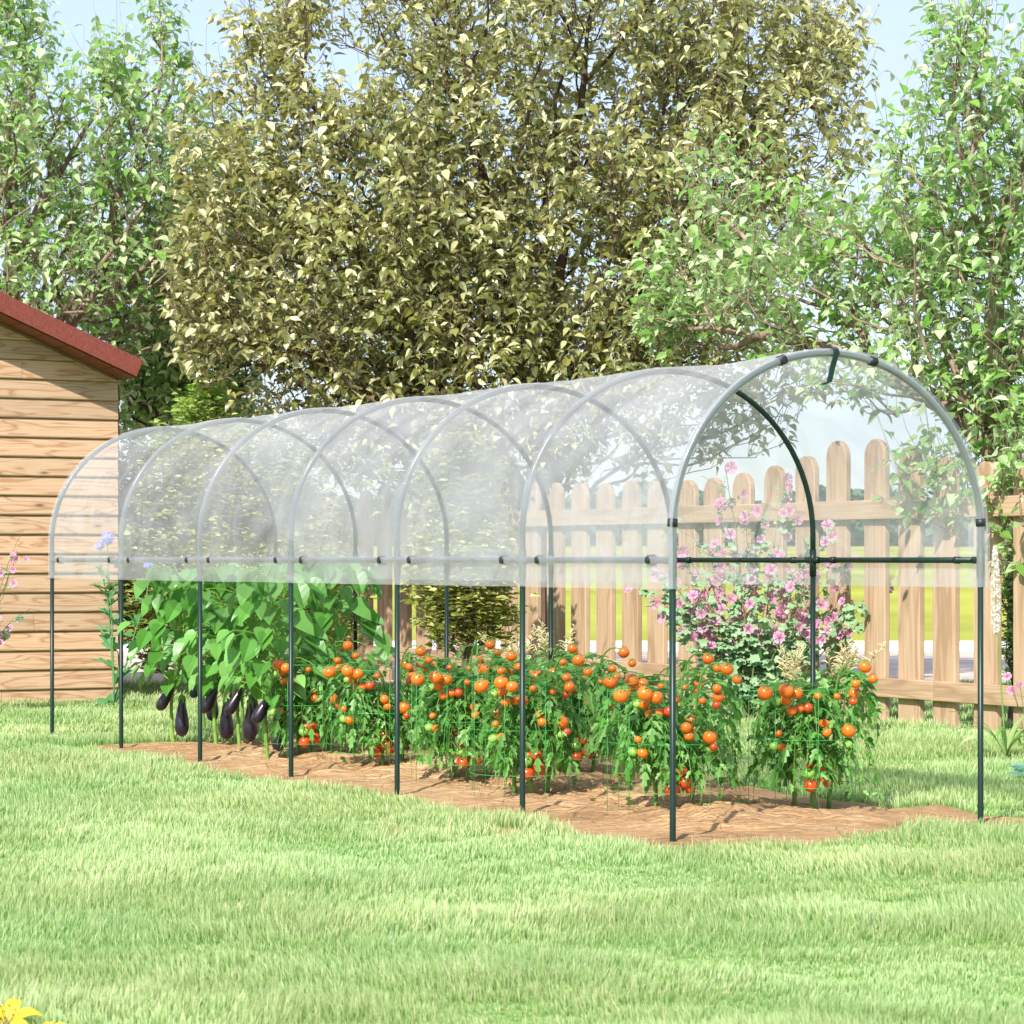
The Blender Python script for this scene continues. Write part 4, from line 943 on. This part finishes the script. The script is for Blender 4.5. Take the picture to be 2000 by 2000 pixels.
def foxtail():
    Z = 15.6; p0 = gp(1964, 1482); t = thing('foxtail_lily', 'tall white flower spire with strap leaves by the fence at the nearest right post', 'flower', tuple(p0)); rng = np.random.default_rng(12); Z = p0[1]
    a = pz(1946, 1238, Z) - p0; b = pz(1943, 1068, Z) - p0
    mb = MB(); P = bez([0, 0, -.02], a * [.3, 1, .5], a, 10); tube(mb, P, np.linspace(.006, .004, 10), 6); tube(mb, [a, b], [.004, .0015], 5); obj('stem', mb, M['strap'], t, True)
    mb = MB(); n = 520; u = rng.uniform(0, 1, n); ax = a + (b - a) * u[:, None]; th_ = rng.uniform(0, 2 * PI, n); d = np.stack([np.cos(th_), np.sin(th_), .5 + 0 * th_], 1)
    r = np.interp(u, [0, .1, .5, .85, 1], [.020, .036, .040, .022, .004]); X, Y, Zf = frames(d, (0, 0, 1), .8, rng)
    st = [];  
    for k in range(5):
        q = k * 2 * PI / 5; st.append([[0, 0, 0], [.35 * math.cos(q - .3), .5, .35 * math.sin(q - .3)], [.7 * math.cos(q), .6, .7 * math.sin(q)], [.35 * math.cos(q + .3), .5, .35 * math.sin(q + .3)]])
    sv = np.array(st).reshape(-1, 3); sf = np.array([[4 * k, 4 * k + 1, 4 * k + 2, 4 * k + 3] for k in range(5)])
    inst(mb, sv, sf, ax + nrm(d) * r[:, None] * .6, X, Y, Zf, .013 * rng.uniform(.7, 1.2, n)); obj('flower_spike', mb, M['white'], t)
    mb = MB()
    for k in range(16):
        az = rng.uniform(0, 2 * PI); L = rng.uniform(.28, .46); w = rng.uniform(.010, .02); d = np.array([math.cos(az), math.sin(az), 0]); s_ = np.array([-d[1], d[0], 0]); dr = rng.uniform(-.1, .35)
        P = bez([0, 0, 0], d * L * .25 + UP * L * .7, d * L * .8 + UP * L * (.62 - dr * 1.4), 9)
        ws = w * np.sin(np.linspace(.35, PI, 9)) ** .6; v = np.concatenate([P - s_ * ws[:, None] + UP * .004, P, P + s_ * ws[:, None] + UP * .004]); i = np.arange(8)
        mb.add(v, np.concatenate([np.stack([i, i + 1, i + 10, i + 9], 1), np.stack([i + 9, i + 10, i + 19, i + 18], 1)]))
    P = bez([-.02, 0, .02], pz(1915, 1440, Z) - p0 + np.array([0, 0, .10]), pz(1868, 1462, Z) - p0, 9); ws = .014 * np.sin(np.linspace(.3, PI, 9)); v = np.concatenate([P - UP * ws[:, None], P + UP * ws[:, None] + np.array([0, .008, 0])]); i = np.arange(8); mb.add(v, np.stack([i, i + 1, i + 10, i + 9], 1))
    obj('foliage', mb, M['strap'], t)
foxtail()
def cosmos():
    p0 = gp(2004, 1470); t = thing('pale_pink_cosmos', 'small pale pink flowers on thin stalks at the right edge beside the strap leaves', 'flower', tuple(p0)); Z = p0[1]; rng = np.random.default_rng(4)
    for (x, y, s_) in ((1968, 1322, .028), (1976, 1349, .030), (1992, 1338, .022)):
        e = pz(x, y, Z) - p0; mb = MB(); tube(mb, bez([0, 0, -.02], [e[0] * .2, 0, e[2] * .6], e, 9), .0018, 5); obj('stem', mb, M['mleaf'], t, True)
        o = link('flower', flm, t, tuple(e)); o.scale = (s_,) * 3; o.rotation_euler = Vector((-.3, -1, rng.uniform(-.2, .6))).to_track_quat('Z', 'Y').to_euler()
cosmos()
def astilbe(px, py, Z, n, label, seed, wid=.22, hgt=.5):
    rng = np.random.default_rng(seed); p0 = np.array([(px - 1000) / F * Z, Z, 0]); t = thing('cream_astilbe', label, 'flowering plant', tuple(p0), 'feathery cream flowered plants by the fence')
    zt = H - (py - HZ) / F * Z; st = MB(); lv = MB(); pl = MB(); pos = []
    for k in range(n):
        pl = MB()
        e = np.array([rng.normal(0, wid * .6), rng.normal(0, wid * .4), zt * rng.uniform(.72, 1.0)]); P = bez([rng.normal(0, .03), 0, -.02], [e[0] * .4, e[1] * .4, e[2] * .7], e, 10); tube(st, P, .0022, 4, cap=False)
        T = nrm(P[-1] - P[-3])
        for q in range(16):
            c = P[-1] - T * (.20 * q / 16) + T * .04; a = rng.uniform(0, 2 * PI); d = np.array([math.cos(a), math.sin(a), .6]); L = .025 + .055 * q / 16; tip = c + d * L + np.array([0, 0, -.02 * q / 16])
            S2 = bez(c, c + d * L * .7 + UP * .012, tip, 5); tube(pl, S2, [.0035, .0045, .004, .0035, .001], 4, cap=False)
        obj('plume', pl, M['cream'], t)
    for k in range(n * 22):
        a = rng.uniform(0, 2 * PI); r = wid * 1.1 * rng.uniform(.1, 1); pos.append([r * math.cos(a), r * math.sin(a), zt * rng.uniform(.15, .66)])
    pos = np.array(pos); X, Y, Zf = frames(np.stack([pos[:, 0], pos[:, 1] - .05, rng.uniform(-.15, .12, len(pos))], 1), (0, -.4, 1), .5, rng); inst(lv, TL_V, TL_F, pos, X, Y, Zf, rng.uniform(.05, .10, len(pos)))
    obj('stem_cluster', st, M['mstem'], t); obj('foliage', lv, M['green2'] if seed != 2 else M['tomleaf'], t)
astilbe(1545, 1262, 17.6, 7, 'cream plumed astilbe before the foot of the pink mallow, behind the right rear tube', 1)
astilbe(1640, 1262, 17.9, 8, 'cream plumed astilbe right of the pink mallow, behind the free-standing tomato plant', 2)
astilbe(1000, 1235, 20.5, 6, 'cream plumed astilbe right of the gold shrub, behind the tomatoes', 3)
astilbe(1080, 1222, 20.8, 7, 'cream plumed astilbe farther right against the fence in the middle distance', 4)

def star_leaf_plant():
    p0 = gp(2035, 1530); t = thing('blue_green_plant', 'blue-green leaf tips of a low plant at the right edge of the lawn', 'plant', tuple(p0)); rng = np.random.default_rng(3); mb = MB(); n = 16
    a = rng.uniform(0, 2 * PI, n); Y = np.stack([np.cos(a), np.sin(a), rng.uniform(.1, .7, n)], 1); X, Y, Zf = frames(Y, (0, 0, 1), .3, rng); inst(mb, BIG_V * [.35, 1, 1], BIG_F, Y * .01 + UP * .02, X, Y, Zf, rng.uniform(.12, .2, n)); obj('foliage', mb, M['bluegreen'], t)
star_leaf_plant()
def yellow_lily(px, py, Z, r, label, seed, nP=6, tilt=(0.1, -.5, 1)):
    rng = np.random.default_rng(seed); c = pz(px, py, Z); p0 = np.array([c[0], c[1], 0]); t = thing('yellow_lily', label, 'flower', tuple(p0), 'yellow flowers in the near lawn'); c = c - p0
    mb = MB(); tube(mb, [[0, 0, -.02], c * .5, c], .004, 6); obj('stem', mb, M['strap'], t, True)
    zz = nrm(np.array(tilt)); xx = nrm(np.cross(zz, [0, 1, .2])); yy = np.cross(zz, xx)
    for k in range(nP):
        a = k * 2 * PI / nP + .35; d = xx * math.cos(a) + yy * math.sin(a); s_ = -xx * math.sin(a) + yy * math.cos(a); mb = MB(); V = []
        for q in np.linspace(0, 1, 8):
            cc = c + d * r * q * 1.0 + zz * r * (.55 * math.sin(q * 2.3) - .22 * q); w = r * .21 * math.sin(.25 + q * 2.85) ** .8
            V += [cc - s_ * w + zz * .003, cc - zz * .002, cc + s_ * w + zz * .003]
        mb.add(np.array(V), BIG_F[:14] if False else np.array([f for i in range(7) for f in ([3 * i, 3 * i + 1, 3 * i + 4, 3 * i + 3], [3 * i + 1, 3 * i + 2, 3 * i + 5, 3 * i + 4])])); obj('petal', mb, M['yellow'], t, True)
    mb = MB()
    for k in range(7): a = k * .9; e = c + zz * r * .5 + (xx * math.cos(a) + yy * math.sin(a)) * r * .28; tube(mb, [c, e, e + zz * r * .04 + xx * .004], [.001, .001, .003], 5)
    obj('stamen', mb, M['stamen'], t)
yellow_lily(12, 2006, 6.55, .088, 'yellow lily bloom at the bottom left corner of the lawn', 1)
yellow_lily(92, 2030, 6.5, .060, 'smaller yellow lily tips right of the corner bloom', 2, tilt=(-.2, -.3, 1))
